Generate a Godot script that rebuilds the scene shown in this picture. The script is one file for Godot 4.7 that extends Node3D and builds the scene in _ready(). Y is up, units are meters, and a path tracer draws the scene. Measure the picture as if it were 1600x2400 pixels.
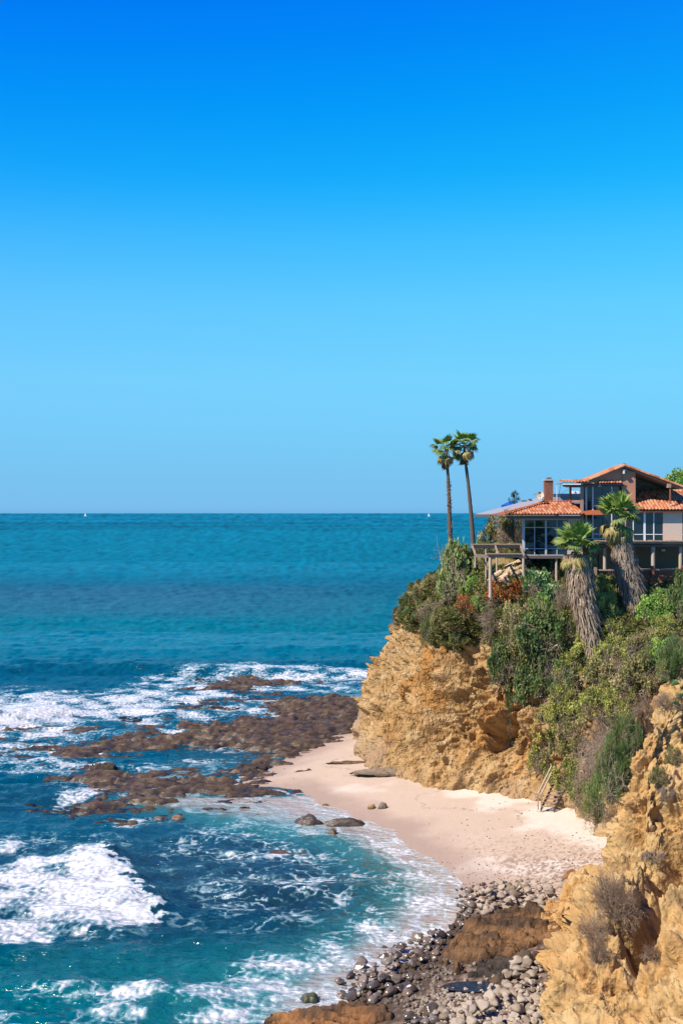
extends Node3D
# A cove under a sandstone cliff: camera on the opposite bluff, 20 m above the sea, looking level along -Z.

const F := 2695.0     # focal length for a 1600 x 2400 frame, used only to lay things out from sight lines
const H := 20.0
const HD := 84.0      # distance of the house front

var rng := RandomNumberGenerator.new()
var M := {}
var shore := PackedVector2Array()
var foam_blobs: Array = []
var reef_polys: Array = []
var ground_map := {}
var noise_cache := {}


func at(px: float, py: float, d: float) -> Vector3:
	return Vector3((px - 800.0) / F * d, H - (py - 1200.0) / F * d, -d)


func on_level(px: float, py: float, y := 0.0) -> Vector3:
	return at(px, py, F * (H - y) / (py - 1200.0))


func noise(key: String, freq: float, octaves := 3, ridged := false, cell := false) -> FastNoiseLite:
	if not noise_cache.has(key):
		var n := FastNoiseLite.new()
		n.seed = abs(hash(key)) % 100000
		n.noise_type = FastNoiseLite.TYPE_CELLULAR if cell else FastNoiseLite.TYPE_SIMPLEX_SMOOTH
		n.frequency = freq
		n.fractal_octaves = octaves
		n.fractal_type = FastNoiseLite.FRACTAL_RIDGED if ridged else FastNoiseLite.FRACTAL_FBM
		if cell:
			n.fractal_type = FastNoiseLite.FRACTAL_NONE
			n.cellular_return_type = FastNoiseLite.RETURN_DISTANCE
		noise_cache[key] = n
	return noise_cache[key]


func rdir() -> Vector3:
	var z := rng.randf_range(-1, 1)
	var a := rng.randf_range(0, TAU)
	var r := sqrt(1.0 - z * z)
	return Vector3(r * cos(a), z, r * sin(a))


# ---------------------------------------------------------------- mesh building
class MB:
	var v := PackedVector3Array()
	var c := PackedColorArray()
	var u := PackedVector2Array()
	var i := PackedInt32Array()
	var col := Color(1, 1, 1)

	func vert(p: Vector3) -> int:
		v.append(p)
		c.append(col)
		return v.size() - 1

	func tri(a: int, b: int, d: int) -> void:
		i.append(a); i.append(b); i.append(d)

	func quad(a: Vector3, b: Vector3, d: Vector3, e: Vector3) -> void:
		var k := v.size()
		vert(a); vert(b); vert(d); vert(e)
		i.append_array(PackedInt32Array([k, k + 1, k + 2, k, k + 2, k + 3]))

	func box(lo: Vector3, hi: Vector3) -> void:
		slab(Vector3((lo.x + hi.x) / 2, (lo.y + hi.y) / 2, (lo.z + hi.z) / 2), Vector3(abs(hi.x - lo.x), 0, 0) / 2, Vector3(0, abs(hi.y - lo.y), 0) / 2, Vector3(0, 0, abs(hi.z - lo.z)) / 2)

	func slab(o: Vector3, x: Vector3, y: Vector3, z: Vector3) -> void:
		quad(o - x + y + z, o + x + y + z, o + x - y + z, o - x - y + z)
		quad(o + x + y - z, o - x + y - z, o - x - y - z, o + x - y - z)
		quad(o + x + y + z, o + x + y - z, o + x - y - z, o + x - y + z)
		quad(o - x + y - z, o - x + y + z, o - x - y + z, o - x - y - z)
		quad(o - x + y - z, o + x + y - z, o + x + y + z, o - x + y + z)
		quad(o - x - y + z, o + x - y + z, o + x - y - z, o - x - y - z)

	func bar(a: Vector3, b: Vector3, w: float, h: float) -> void:   # a square beam from a to b
		var d := (b - a).normalized()
		var s := d.cross(Vector3.UP)
		if s.length() < 0.01:
			s = Vector3.RIGHT
		s = s.normalized()
		slab((a + b) / 2, s * w / 2, s.cross(d).normalized() * h / 2, (b - a) / 2)

	func tube(pts: Array, radii: Array, sides := 8, cap := true) -> void:
		var first := v.size()
		for k in pts.size():
			var d: Vector3 = (pts[mini(k + 1, pts.size() - 1)] - pts[maxi(k - 1, 0)]).normalized()
			var s := d.cross(Vector3(0.31, 0.2, 0.93)).normalized()
			var t := s.cross(d)
			for j in sides:
				var a := TAU * j / sides
				vert(pts[k] + (s * cos(a) + t * sin(a)) * radii[k])
		for k in pts.size() - 1:
			for j in sides:
				var a := first + k * sides + j
				var b := first + k * sides + (j + 1) % sides
				i.append_array(PackedInt32Array([a, b, b + sides, a, b + sides, a + sides]))
		if cap:
			for e in 2:
				var m := vert(pts[-1 if e else 0])
				var r := first + (pts.size() - 1) * sides * e
				for j in sides:
					if e:
						tri(m, r + j, r + (j + 1) % sides)
					else:
						tri(m, r + (j + 1) % sides, r + j)

	func done(smooth := false, off := Vector3.ZERO, normals := PackedVector3Array()) -> ArrayMesh:
		var a := []
		a.resize(Mesh.ARRAY_MAX)
		var w := v.duplicate()
		if off != Vector3.ZERO:
			for k in w.size():
				w[k] -= off
		a[Mesh.ARRAY_VERTEX] = w
		a[Mesh.ARRAY_COLOR] = c
		if u.size() == v.size():
			a[Mesh.ARRAY_TEX_UV2] = u
		if normals.size() == v.size():
			a[Mesh.ARRAY_NORMAL] = normals
		elif smooth:
			var n := PackedVector3Array()
			n.resize(v.size())
			for k in range(0, i.size(), 3):
				var p := i[k]
				var q := i[k + 1]
				var r := i[k + 2]
				var f := (v[r] - v[p]).cross(v[q] - v[p])
				n[p] += f; n[q] += f; n[r] += f
			for k in n.size():
				n[k] = n[k].normalized()
			a[Mesh.ARRAY_NORMAL] = n
		a[Mesh.ARRAY_INDEX] = i
		var m := ArrayMesh.new()
		m.add_surface_from_arrays(Mesh.PRIMITIVE_TRIANGLES, a)
		return m


# ---------------------------------------------------------------- scene objects
func tag(o: Node3D, label: String, category := "", group := "", kind := "") -> Node3D:
	if label: o.set_meta("label", label)
	if category: o.set_meta("category", category)
	if group: o.set_meta("group", group)
	if kind: o.set_meta("kind", kind)
	return o


func thing(called: String, label: String, category: String, where: Vector3, group := "") -> Node3D:
	var o := Node3D.new()
	o.name = called
	add_child(o, true)
	o.position = where
	return tag(o, label, category, group)


func part(parent: Node3D, called: String, mesh: Mesh, m: Material) -> MeshInstance3D:
	var o := MeshInstance3D.new()
	o.name = called
	o.mesh = mesh
	o.material_override = m
	parent.add_child(o, true)
	return o


func one(called: String, label: String, category: String, mesh: Mesh, m: Material, where := Vector3.ZERO, group := "", kind := "") -> MeshInstance3D:
	var o := part(self, called, mesh, m)
	o.position = where
	tag(o, label, category, group, kind)
	return o


# ---------------------------------------------------------------- materials (colours given as linear reflectances)
func noise_tex(key: String, freq: float, lo: float, hi: float, octaves := 4, size := 512, tint := Color(1, 1, 1)) -> NoiseTexture2D:
	var t := NoiseTexture2D.new()
	t.width = size
	t.height = size
	t.seamless = true
	t.noise = noise("tex" + key, freq, octaves)
	var g := Gradient.new()
	g.set_color(0, Color(lo * tint.r, lo * tint.g, lo * tint.b).linear_to_srgb())
	g.set_color(1, Color(hi, hi, hi).linear_to_srgb())
	t.color_ramp = g
	return t


func height_tex(key: String, freq: float, octaves: int, sharp: float, size := 512) -> ImageTexture:   # seamless and in floats, so that relief has no steps
	var a := noise("height" + key, freq, octaves, false)
	var b := noise("crack" + key, freq * 1.3, octaves, true)
	var out := PackedFloat32Array()
	out.resize(size * size)
	for y in size:
		var v := float(y) / size
		for x in size:
			var u := float(x) / size
			var h := 0.0
			for k in 4:
				var w := (u if k % 2 else 1.0 - u) * (v if k > 1 else 1.0 - v)
				if w < 0.002:
					continue
				var px := x - (size if k % 2 else 0)
				var py := y - (size if k > 1 else 0)
				h += w * (a.get_noise_2d(px, py) + (sharp * b.get_noise_2d(px, py) if sharp > 0.0 else 0.0))
			h /= sqrt((u * u + (1 - u) * (1 - u)) * (v * v + (1 - v) * (1 - v)))
			out[y * size + x] = 0.5 + 0.5 * h
	return ImageTexture.create_from_image(Image.create_from_data(size, size, false, Image.FORMAT_RF, out.to_byte_array()))


func mat(key: String, c: Color, rough := 0.85, spec := 0.35) -> StandardMaterial3D:
	var m := StandardMaterial3D.new()
	m.resource_name = key
	m.albedo_color = c.linear_to_srgb()
	m.roughness = rough
	m.metallic_specular = spec
	m.vertex_color_use_as_albedo = true
	M[key] = m
	return m


func grain(m: StandardMaterial3D, tex: Texture2D, tile: float, stretch := Vector3.ONE, bump: Texture2D = null, cm := 0.0, world := true) -> StandardMaterial3D:
	m.uv1_triplanar = true
	m.uv1_world_triplanar = world
	m.uv1_scale = stretch / tile
	m.albedo_texture = tex
	if bump:
		m.heightmap_enabled = true
		m.heightmap_texture = bump
		m.heightmap_scale = cm
	return m


func make_materials() -> void:
	var mottle := noise_tex("mottle", 0.02, 0.78, 1.1, 5)
	var fine := noise_tex("fine", 0.05, 0.72, 1.1, 4)
	var bump := height_tex("rock", 0.012, 6, -0.0)
	var crag := height_tex("crag", 0.010, 6, 0.55)
	var grit := height_tex("grit", 0.06, 4, 0.0, 256)
	grain(mat("cliff", Color(1, 1, 1), 0.95, 0.2), mottle, 2.9, Vector3.ONE, crag, 30.0)
	grain(mat("cliff_near", Color(1, 1, 1), 0.95, 0.2), mottle, 3.6, Vector3.ONE, crag, 14.0)
	grain(mat("sand", Color(1, 1, 1), 0.9, 0.25), fine, 1.9, Vector3.ONE, grit, 1.6)
	grain(mat("reef", Color(1, 1, 1), 0.5, 0.5), mottle, 2.0, Vector3(0.35, 1.5, 1.2), crag, 7.0)
	grain(mat("boulder_dry", Color(1, 1, 1), 0.8, 0.35), fine, 0.8, Vector3.ONE, grit, 1.0)
	grain(mat("boulder_wet", Color(1, 1, 1), 0.22, 0.6), fine, 0.8, Vector3.ONE, grit, 0.7)
	grain(mat("stucco", Color(0.62, 0.48, 0.385), 0.95, 0.2), fine, 1.6, Vector3.ONE, grit, 0.8)
	grain(mat("stucco_red", Color(0.50, 0.235, 0.155), 0.95, 0.2), fine, 1.6, Vector3.ONE, grit, 0.8)
	grain(mat("timber", Color(0.33, 0.24, 0.18), 0.85), fine, 0.9, Vector3(0.25, 1, 1))
	grain(mat("timber_dark", Color(0.13, 0.105, 0.09), 0.8), fine, 0.9, Vector3(0.25, 1, 1))
	grain(mat("timber_red", Color(0.30, 0.105, 0.062), 0.85), fine, 0.9, Vector3(0.25, 1, 1))
	grain(mat("post", Color(0.45, 0.36, 0.28), 0.85), fine, 0.7, Vector3(1, 0.3, 1))
	grain(mat("tile", Color(1, 1, 1), 0.75, 0.35), fine, 0.7)
	grain(mat("shade_painted_stucco", Color(0.22, 0.17, 0.13), 0.95, 0.2), fine, 1.3, Vector3.ONE, grit, 1.5)  # stucco darkened in its colour to stand for shade under the house
	mat("white_frame", Color(0.66, 0.68, 0.70), 0.5)
	mat("grey_frame", Color(0.42, 0.45, 0.50), 0.6)
	grain(mat("brick", Color(1, 1, 1), 0.9, 0.25), fine, 0.5)
	grain(mat("mortar", Color(0.45, 0.38, 0.32), 0.95, 0.2), fine, 0.5)
	mat("painted_room_dark", Color(0.03, 0.026, 0.024), 0.9)  # near-black walls paint in the darkness of the unlit rooms
	var g := mat("glass", Color(0.02, 0.03, 0.035), 0.03, 0.62)
	g.albedo_color.a = 0.55
	g.transparency = BaseMaterial3D.TRANSPARENCY_ALPHA
	grain(mat("grey_roof", Color(0.30, 0.325, 0.37), 0.7), fine, 1.2)
	mat("navy", Color(0.018, 0.045, 0.09), 0.6)
	mat("blue_cover", Color(0.012, 0.11, 0.42), 0.6)
	mat("white_paint", Color(0.78, 0.78, 0.78), 0.6)
	mat("iron", Color(0.02, 0.02, 0.022), 0.5)
	mat("dish", Color(0.55, 0.42, 0.34), 0.6)
	var l := mat("leaf", Color(1, 1, 1), 0.55, 0.35)
	l.backlight_enabled = true
	l.backlight = Color(0.7, 0.7, 0.35)
	mat("twig", Color(1, 1, 1), 0.9, 0.2)
	grain(mat("trunk", Color(1, 1, 1), 0.95, 0.2), fine, 0.8, Vector3(1, 0.35, 1), grit, 2.0)
	grain(mat("stone", Color(1, 1, 1), 0.95, 0.2), mottle, 1.4, Vector3.ONE, crag, 6.0)
	var s := mat("sea", Color(1, 1, 1), 0.13, 0.42)
	s.uv1_triplanar = true
	s.uv1_world_triplanar = true
	s.uv1_scale = Vector3(0.11, 1, 0.24)
	s.heightmap_enabled = true
	s.heightmap_texture = height_tex("ripples", 0.016, 5, 0.25)
	s.heightmap_scale = 20.0


func smooth(a: float, b: float, x: float) -> float:
	var t := clampf((x - a) / (b - a), 0.0, 1.0)
	return t * t * (3.0 - 2.0 * t)


# ---------------------------------------------------------------- sky, sun, camera
const EXPOSURE := 1.5


func make_sky() -> void:
	var cam := Camera3D.new()
	cam.name = "camera"
	cam.position = Vector3(0, H, 0)
	cam.fov = rad_to_deg(2.0 * atan(1200.0 / F))
	cam.near = 0.5
	cam.far = 60000.0
	add_child(cam)
	cam.current = true
	var stops := [[-90.0, 104, 170, 214], [-0.3, 118, 185, 230], [0.0, 124, 190, 236], [1.7, 122, 196, 241], [4.2, 121, 206, 250], [6.5, 119, 210, 254], [10.2, 98, 203, 255], [13.3, 66, 190, 255], [16.4, 22, 172, 253], [19.3, 5, 156, 250], [22.2, 2, 139, 248], [24.5, 2, 126, 245], [35.0, 2, 82, 214], [60.0, 4, 66, 180], [90.0, 5, 58, 160]]
	var im := Image.create(512, 512, false, Image.FORMAT_RGBF)
	for j in 512:
		var e := 90.0 - 180.0 * (j + 0.5) / 512.0
		var k := 1
		while k < stops.size() - 1 and stops[k][0] < e:
			k += 1
		var a: Array = stops[k - 1]
		var b: Array = stops[k]
		var t := clampf((e - a[0]) / (b[0] - a[0]), 0, 1)
		var ca := Color(a[1] / 255.0, a[2] / 255.0, a[3] / 255.0)
		var cb := Color(b[1] / 255.0, b[2] / 255.0, b[3] / 255.0)
		var low := ca.lerp(cb, t).srgb_to_linear()
		for x in 512:
			var az := (x + 0.5) / 512.0 * TAU - PI       # 0 looks along -Z, negative is to the left, where the sun stands
			var side := cos(az + 1.5) * clampf(e / 30.0, 0, 1)
			var c := low
			c.g *= 1.0 + 0.5 * side
			c.r += 0.01 * maxf(side, 0)
			c.b *= 1.0 + 0.05 * side
			im.set_pixel(x, j, Color(c.r, c.g, c.b) * (1.0 / EXPOSURE))
	var pan := PanoramaSkyMaterial.new()
	pan.panorama = ImageTexture.create_from_image(im)
	var sky := Sky.new()
	sky.sky_material = pan
	var env := Environment.new()
	env.background_mode = Environment.BG_SKY
	env.sky = sky
	env.tonemap_mode = Environment.TONE_MAPPER_LINEAR
	env.tonemap_exposure = EXPOSURE
	env.ambient_light_source = Environment.AMBIENT_SOURCE_SKY
	env.sdfgi_enabled = true
	env.ssao_enabled = true
	env.ssil_enabled = true
	var we := WorldEnvironment.new()
	we.name = "daylight"
	we.environment = env
	add_child(we)
	var sun := DirectionalLight3D.new()
	sun.name = "sun"
	sun.light_color = Color(1.0, 0.955, 0.88)
	sun.light_energy = 1.6
	sun.light_angular_distance = 0.5
	sun.shadow_enabled = true
	sun.directional_shadow_max_distance = 300.0
	add_child(sun)
	sun.look_at_from_position(Vector3(-0.60, 0.72, 0.37) * 10.0, Vector3.ZERO)


# ---------------------------------------------------------------- shore, reef and foam layout (plan: x, distance)
func plan(px: float, py: float, y := 0.0) -> Vector2:
	var p := on_level(px, py, y)
	return Vector2(p.x, -p.z)


func make_layout() -> void:
	shore = PackedVector2Array([Vector2(3, 118), Vector2(0.5, 106), Vector2(-2.0, 99), Vector2(-4.3, 94), Vector2(-6.0, 88.5), Vector2(-7.4, 84.6), Vector2(-3.1, 82.6), Vector2(-0.3, 77.6), Vector2(0.84, 75.4), Vector2(3.3, 71.9), Vector2(4.2, 68.4), Vector2(5.8, 65.2), Vector2(6.6, 62), Vector2(6.3, 59.2), Vector2(4.9, 54.5), Vector2(1.8, 49.6), Vector2(-0.3, 46), Vector2(-1.5, 40), Vector2(-2, 24), Vector2(60, 24), Vector2(60, 118)])
	for q in [
		[[135, 1764, 230, 1741, 298, 1735, 344, 1728, 413, 1698, 488, 1694, 574, 1686, 660, 1678, 640, 1660, 620, 1643, 672, 1634, 746, 1640, 832, 1646, 850, 1672, 830, 1701, 792, 1723, 746, 1741, 712, 1761, 603, 1766, 517, 1746, 400, 1742, 275, 1755, 218, 1770, 155, 1779], 0.75],
		[[201, 1872, 208, 1830, 218, 1793, 275, 1791, 290, 1818, 402, 1827, 459, 1810, 534, 1819, 545, 1793, 603, 1783, 689, 1797, 740, 1804, 715, 1820, 649, 1840, 574, 1856, 470, 1862, 402, 1869, 316, 1893, 230, 1893], 0.6],
		[[470, 1607, 551, 1585, 640, 1584, 700, 1591, 610, 1604, 500, 1610], 0.55],
		[[472, 1640, 500, 1634, 578, 1634, 560, 1642], 0.4],
		[[-40, 1712, 0, 1704, 100, 1699, 142, 1702, 70, 1714], 0.45],
		[[40, 1736, 80, 1728, 135, 1730, 120, 1739], 0.4],
		[[75, 1750, 150, 1738, 290, 1722, 292, 1734, 190, 1750], 0.55],
		[[285, 1722, 320, 1701, 392, 1704, 380, 1716, 330, 1726], 0.6],
		[[600, 1622, 655, 1618, 690, 1622, 640, 1628], 0.35],
		[[730, 1630, 800, 1625, 850, 1630, 850, 1660, 780, 1650], 0.6],
		[[735, 1812, 780, 1806, 800, 1826, 770, 1838], 0.35],
		[[160, 1700, 240, 1696, 262, 1712, 180, 1716], 0.4],
	]:
		var poly := PackedVector2Array()
		for k in range(0, q[0].size(), 2):
			poly.append(plan(q[0][k], q[0][k + 1], 0.25))
		reef_polys.append([poly, q[1]])
	# white water: px, py, half width, half height, strength
	for b in [
		[60, 1680, 120, 26, 1.25], [150, 1640, 170, 16, 0.9], [260, 1655, 130, 26, 1.0], [400, 1630, 130, 24, 0.85], [350, 1675, 150, 16, 0.75], [480, 1600, 120, 20, 0.7], [620, 1576, 130, 7, 1.0], [770, 1588, 120, 9, 0.85],
		[560, 1650, 100, 16, 0.7], [700, 1612, 120, 10, 0.7], [20, 1750, 130, 24, 0.8], [120, 1790, 90, 16, 0.65], [80, 1720, 130, 12, 0.95], [190, 1800, 40, 30, 0.65], [190, 1860, 35, 30, 0.75], [30, 1615, 60, 8, 0.55], [380, 1725, 70, 14, 0.75], [480, 1675, 80, 9, 0.6], [620, 1672, 60, 9, 0.6], [530, 1755, 60, 8, 0.6], [640, 1775, 60, 5, 0.55], [450, 1785, 70, 6, 0.5], [340, 1800, 60, 6, 0.5], [560, 1705, 70, 5, 0.5], [420, 1880, 120, 5, 0.55], [620, 1868, 80, 5, 0.5], [300, 1690, 70, 5, 0.7],
		[40, 2085, 170, 30, 1.0], [120, 2110, 130, 22, 1.05], [80, 1985, 120, 22, 0.5], [200, 2000, 70, 30, 0.55], [10, 2110, 90, 30, 1.0],
		[120, 2180, 160, 20, 0.42], [350, 1930, 90, 10, 0.5], [560, 1985, 130, 45, 0.45], [740, 1985, 120, 40, 0.42], [820, 2050, 110, 40, 0.48], [650, 2080, 160, 60, 0.45], [850, 1965, 110, 26, 0.42], [700, 1940, 120, 20, 0.32], [950, 2050, 80, 40, 0.5],
		[1010, 2110, 70, 40, 0.8], [950, 2170, 90, 40, 0.7], [1050, 2075, 60, 20, 0.8], [860, 2220, 90, 30, 0.6], [780, 2250, 80, 35, 0.8], [700, 2290, 110, 45, 0.85], [560, 2345, 120, 26, 0.75], [380, 2340, 130, 18, 0.75], [200, 2345, 120, 18, 0.7], [230, 2385, 80, 20, 0.9], [60, 2390, 90, 14, 0.6], [620, 2390, 150, 30, 0.8], [790, 2330, 60, 40, 0.8],
		[560, 1930, 90, 12, 0.4], [330, 1870, 60, 10, 0.4], [450, 2020, 120, 40, 0.34], [560, 2150, 120, 30, 0.3], [1010, 1268, 60, 2.2, 1.2], [970, 1252, 40, 0.6, 0.8],
	]:
		var p := plan(b[0], b[1])
		foam_blobs.append([p.x, p.y, b[2] / F * p.y, b[3] * p.y * p.y / (F * H), b[4]])


func sand_height(x: float, d: float) -> float:
	var p := Vector2(x, d)
	var best := 1e9
	for k in shore.size():
		var a := shore[k]
		var b := shore[(k + 1) % shore.size()]
		best = minf(best, p.distance_squared_to(Geometry2D.get_closest_point_to_segment(p, a, b)))
	var s := sqrt(best)
	if Geometry2D.is_point_in_polygon(p, shore):
		return minf(s * 0.085, 0.9 + s * 0.02)
	var f := lerpf(0.115, 0.036, smooth(66.0, 76.0, d))
	return -s * f if s < 8.0 else -8.0 * f - (s - 8.0) * 0.16


func line_dist(p: Vector2, a: Vector2, b: Vector2) -> Vector2:   # (signed distance, share along)
	var ab := b - a
	var t := (p - a).dot(ab) / ab.length_squared()
	return Vector2((p - a).cross(ab) / ab.length(), t)


func breaker(x: float, d: float) -> float:
	var y := 0.0
	var l := line_dist(Vector2(x, d), Vector2(-14.3, 68.5), Vector2(-8.4, 55.8))
	var u := -l.x
	var along := smooth(-0.12, 0.1, l.y) * (1.0 - smooth(0.85, 1.05, l.y))
	y += along * (0.5 - 0.12 * l.y) * (1.0 + 0.5 * noise("crest", 0.5, 3).get_noise_2d(x, d)) * (exp(-pow(u / 0.8, 2)) if u > 0 else exp(-pow(u / 3.6, 2)))
	l = line_dist(Vector2(x, d), Vector2(-40, 108.5), Vector2(-26, 114))
	u = l.x
	along = 1.0 - smooth(0.8, 1.15, l.y)
	y += along * 0.8 * (1.0 + 0.5 * noise("crest", 0.5, 3).get_noise_2d(x, d)) * (exp(-pow(u / 1.0, 2)) if u > 0 else exp(-pow(u / 3.4, 2)))
	for r in [[143.0, 0.9, -45.0, 12.0, 3.0], [150.0, 0.7, -45.0, 14.0, 3.0], [166.0, 0.45, -60.0, 30.0, 4.0], [62.0, 0.35, -6.0, 3.0, 1.3], [49.5, 0.4, -14.0, -3.0, 1.4]]:
		var c: float = r[0] + 2.0 * sin(x * 0.11 + r[0])
		if absf(d - c) < r[4] * 2.5:
			y += r[1] * exp(-pow((d - c) / r[4], 2)) * smooth(r[2] - 3, r[2] + 3, x) * (1.0 - smooth(r[3] - 3, r[3] + 3, x))
	return y


func foam_density(x: float, d: float) -> float:
	var s := 0.0
	for b in foam_blobs:
		var dx: float = (x - b[0]) / b[2]
		if dx > 1.7 or dx < -1.7:
			continue
		var dz: float = (d - b[1]) / b[3]
		var q := dx * dx + dz * dz
		if q < 2.9:
			s = maxf(s, b[4] * (1.0 - q * q / 8.41)) + (0.12 * b[4] if q < 0.8 else 0.0)
	# the breaker in the bay: dense behind its crest, clear water ahead of it
	if d > 52.0 and d < 74.0 and x < 0.0:
		var l := line_dist(Vector2(x, d), Vector2(-14.0, 67.6), Vector2(-8.6, 56.2))
		var wob := noise("crest", 0.5, 3)
		var u := -l.x + 1.1 * wob.get_noise_2d(x * 2.4, d * 2.4) + 0.7 * wob.get_noise_2d(x * 0.6, d * 0.6 + 30.0)
		l.y += 0.10 * wob.get_noise_2d(x * 1.2 + 60.0, d * 1.2)
		var along := smooth(-0.06, 0.04, l.y) * (1.0 - smooth(0.96, 1.05, l.y))
		if u < 0.35:
			s = maxf(s, (1.18 + 0.35 * (1.0 - smooth(0.0, 2.2, -u))) * along * smooth(0.35, -0.05, u) * (1.0 - smooth(4.0, 12.0, -u) * (0.72 - 0.45 * l.y)))
		elif along > 0.0 and u < 4.0:
			s *= lerpf(0.35, 1.0, smooth(1.5, 4.0, u)) if l.y > 0.0 and l.y < 1.0 else 1.0
	return s


const FX0 := -46.0
const FX1 := 14.0
const FD0 := 38.0
const FD1 := 150.0


func foam_rows(j0: int, j1: int, w: int, h: int, depths: PackedFloat32Array, dw: int, dh: int) -> PackedByteArray:
	var out := PackedByteArray()
	out.resize((j1 - j0) * w * 4)
	var n1 := noise("foam_lace", 0.5, 5, true)
	var n2 := noise("foam_body", 0.42, 6)
	var n3 := noise("foam_fine", 2.6, 4)
	var n4 := noise("swash_warp", 0.22, 3)
	var n5 := noise("foam_web", 0.42, 2)
	var k := 0
	for j in range(j0, j1):
		var d := FD0 + (FD1 - FD0) * (j + 0.5) / h
		for i in w:
			var x := FX0 + (FX1 - FX0) * (i + 0.5) / w
			var a := 0.0
			var bright := 0.95
			var s := foam_density(x, d)
			var sd := depths[mini(j * dh / h, dh - 1) * dw + mini(i * dw / w, dw - 1)]
			if s > 0.02 or (sd > -0.6):
				var f := n3.get_noise_2d(x, d * 0.7)
				var body := n2.get_noise_2d(x * 0.55, d * 0.62)
				var lace := n1.get_noise_2d(x * 0.5 + f * 0.22, d * 0.95 + body * 1.1)
				var v := s * 1.05 + 0.9 * body + 0.36 * f + 0.25 * lace - 0.80
				a = clampf(v * 1.7, 0.0, 1.0)
				bright = lerpf(0.86 + 0.35 * f + 0.2 * body, 0.97, smooth(0.9, 1.5, s) * 0.5)  # uneven brightness paints shading into the white water
				if s > 0.15:
					var l1 := absf(n5.get_noise_2d(x * 0.55 + 0.5 * body + 0.12 * f, d * 0.95 + 0.9 * body))
					var l2 := absf(n5.get_noise_2d(x * 1.3 + 70.0 + 0.2 * f, d * 2.1 + 0.7 * body))
					var web := maxf(1.0 - smooth(0.015, 0.10, l1 + 0.10 * f), (1.0 - smooth(0.02, 0.10, l2)) * 0.8)
					a = maxf(a, web * smooth(-0.25, 0.35, body + f * 0.4 + s * 0.35) * clampf(s * 1.9, 0.0, 0.95))
				if sd > -0.6 and d < 92.0 and d > 55.0:
					var wp := n4.get_noise_2d(x, d) * 0.16 + 0.02 * f
					var e1 := absf(sd + 0.035 + wp * 0.35)
					var e2 := absf(sd + 0.13 + wp)
					var e3 := absf(sd + 0.24 + wp * 1.2)
					a = maxf(a, (1.0 - smooth(0.004, 0.012, e1)) * 0.85)
					a = maxf(a, (1.0 - smooth(0.012, 0.034, e2 + 0.012 * f)) * (0.95 if d < 74.0 else 0.35))
					a = maxf(a, (1.0 - smooth(0.01, 0.05, e3 + 0.03 * f)) * 0.45)
					a = maxf(a, smooth(0.5, 0.85, lace + 0.3 * f) * smooth(-0.55, -0.2, sd) * 0.3)
			if i < 6 or i > w - 7 or j < 6 or j > h - 7:
				a = 0.0
			var thin := clampf(a * 1.5, 0.0, 1.0)        # thin foam lets the green water through
			out[k] = int(lerpf(120.0, 216.0 * clampf(bright, 0.7, 1.02), thin))
			out[k + 1] = int(lerpf(185.0, 219.0 * clampf(bright, 0.76, 1.02), thin))
			out[k + 2] = int(lerpf(192.0, 222.0 * clampf(bright, 0.8, 1.02), thin))
			out[k + 3] = int(minf(a * 1.15, 1.0) * 255.0)
			k += 4
	return out


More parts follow.
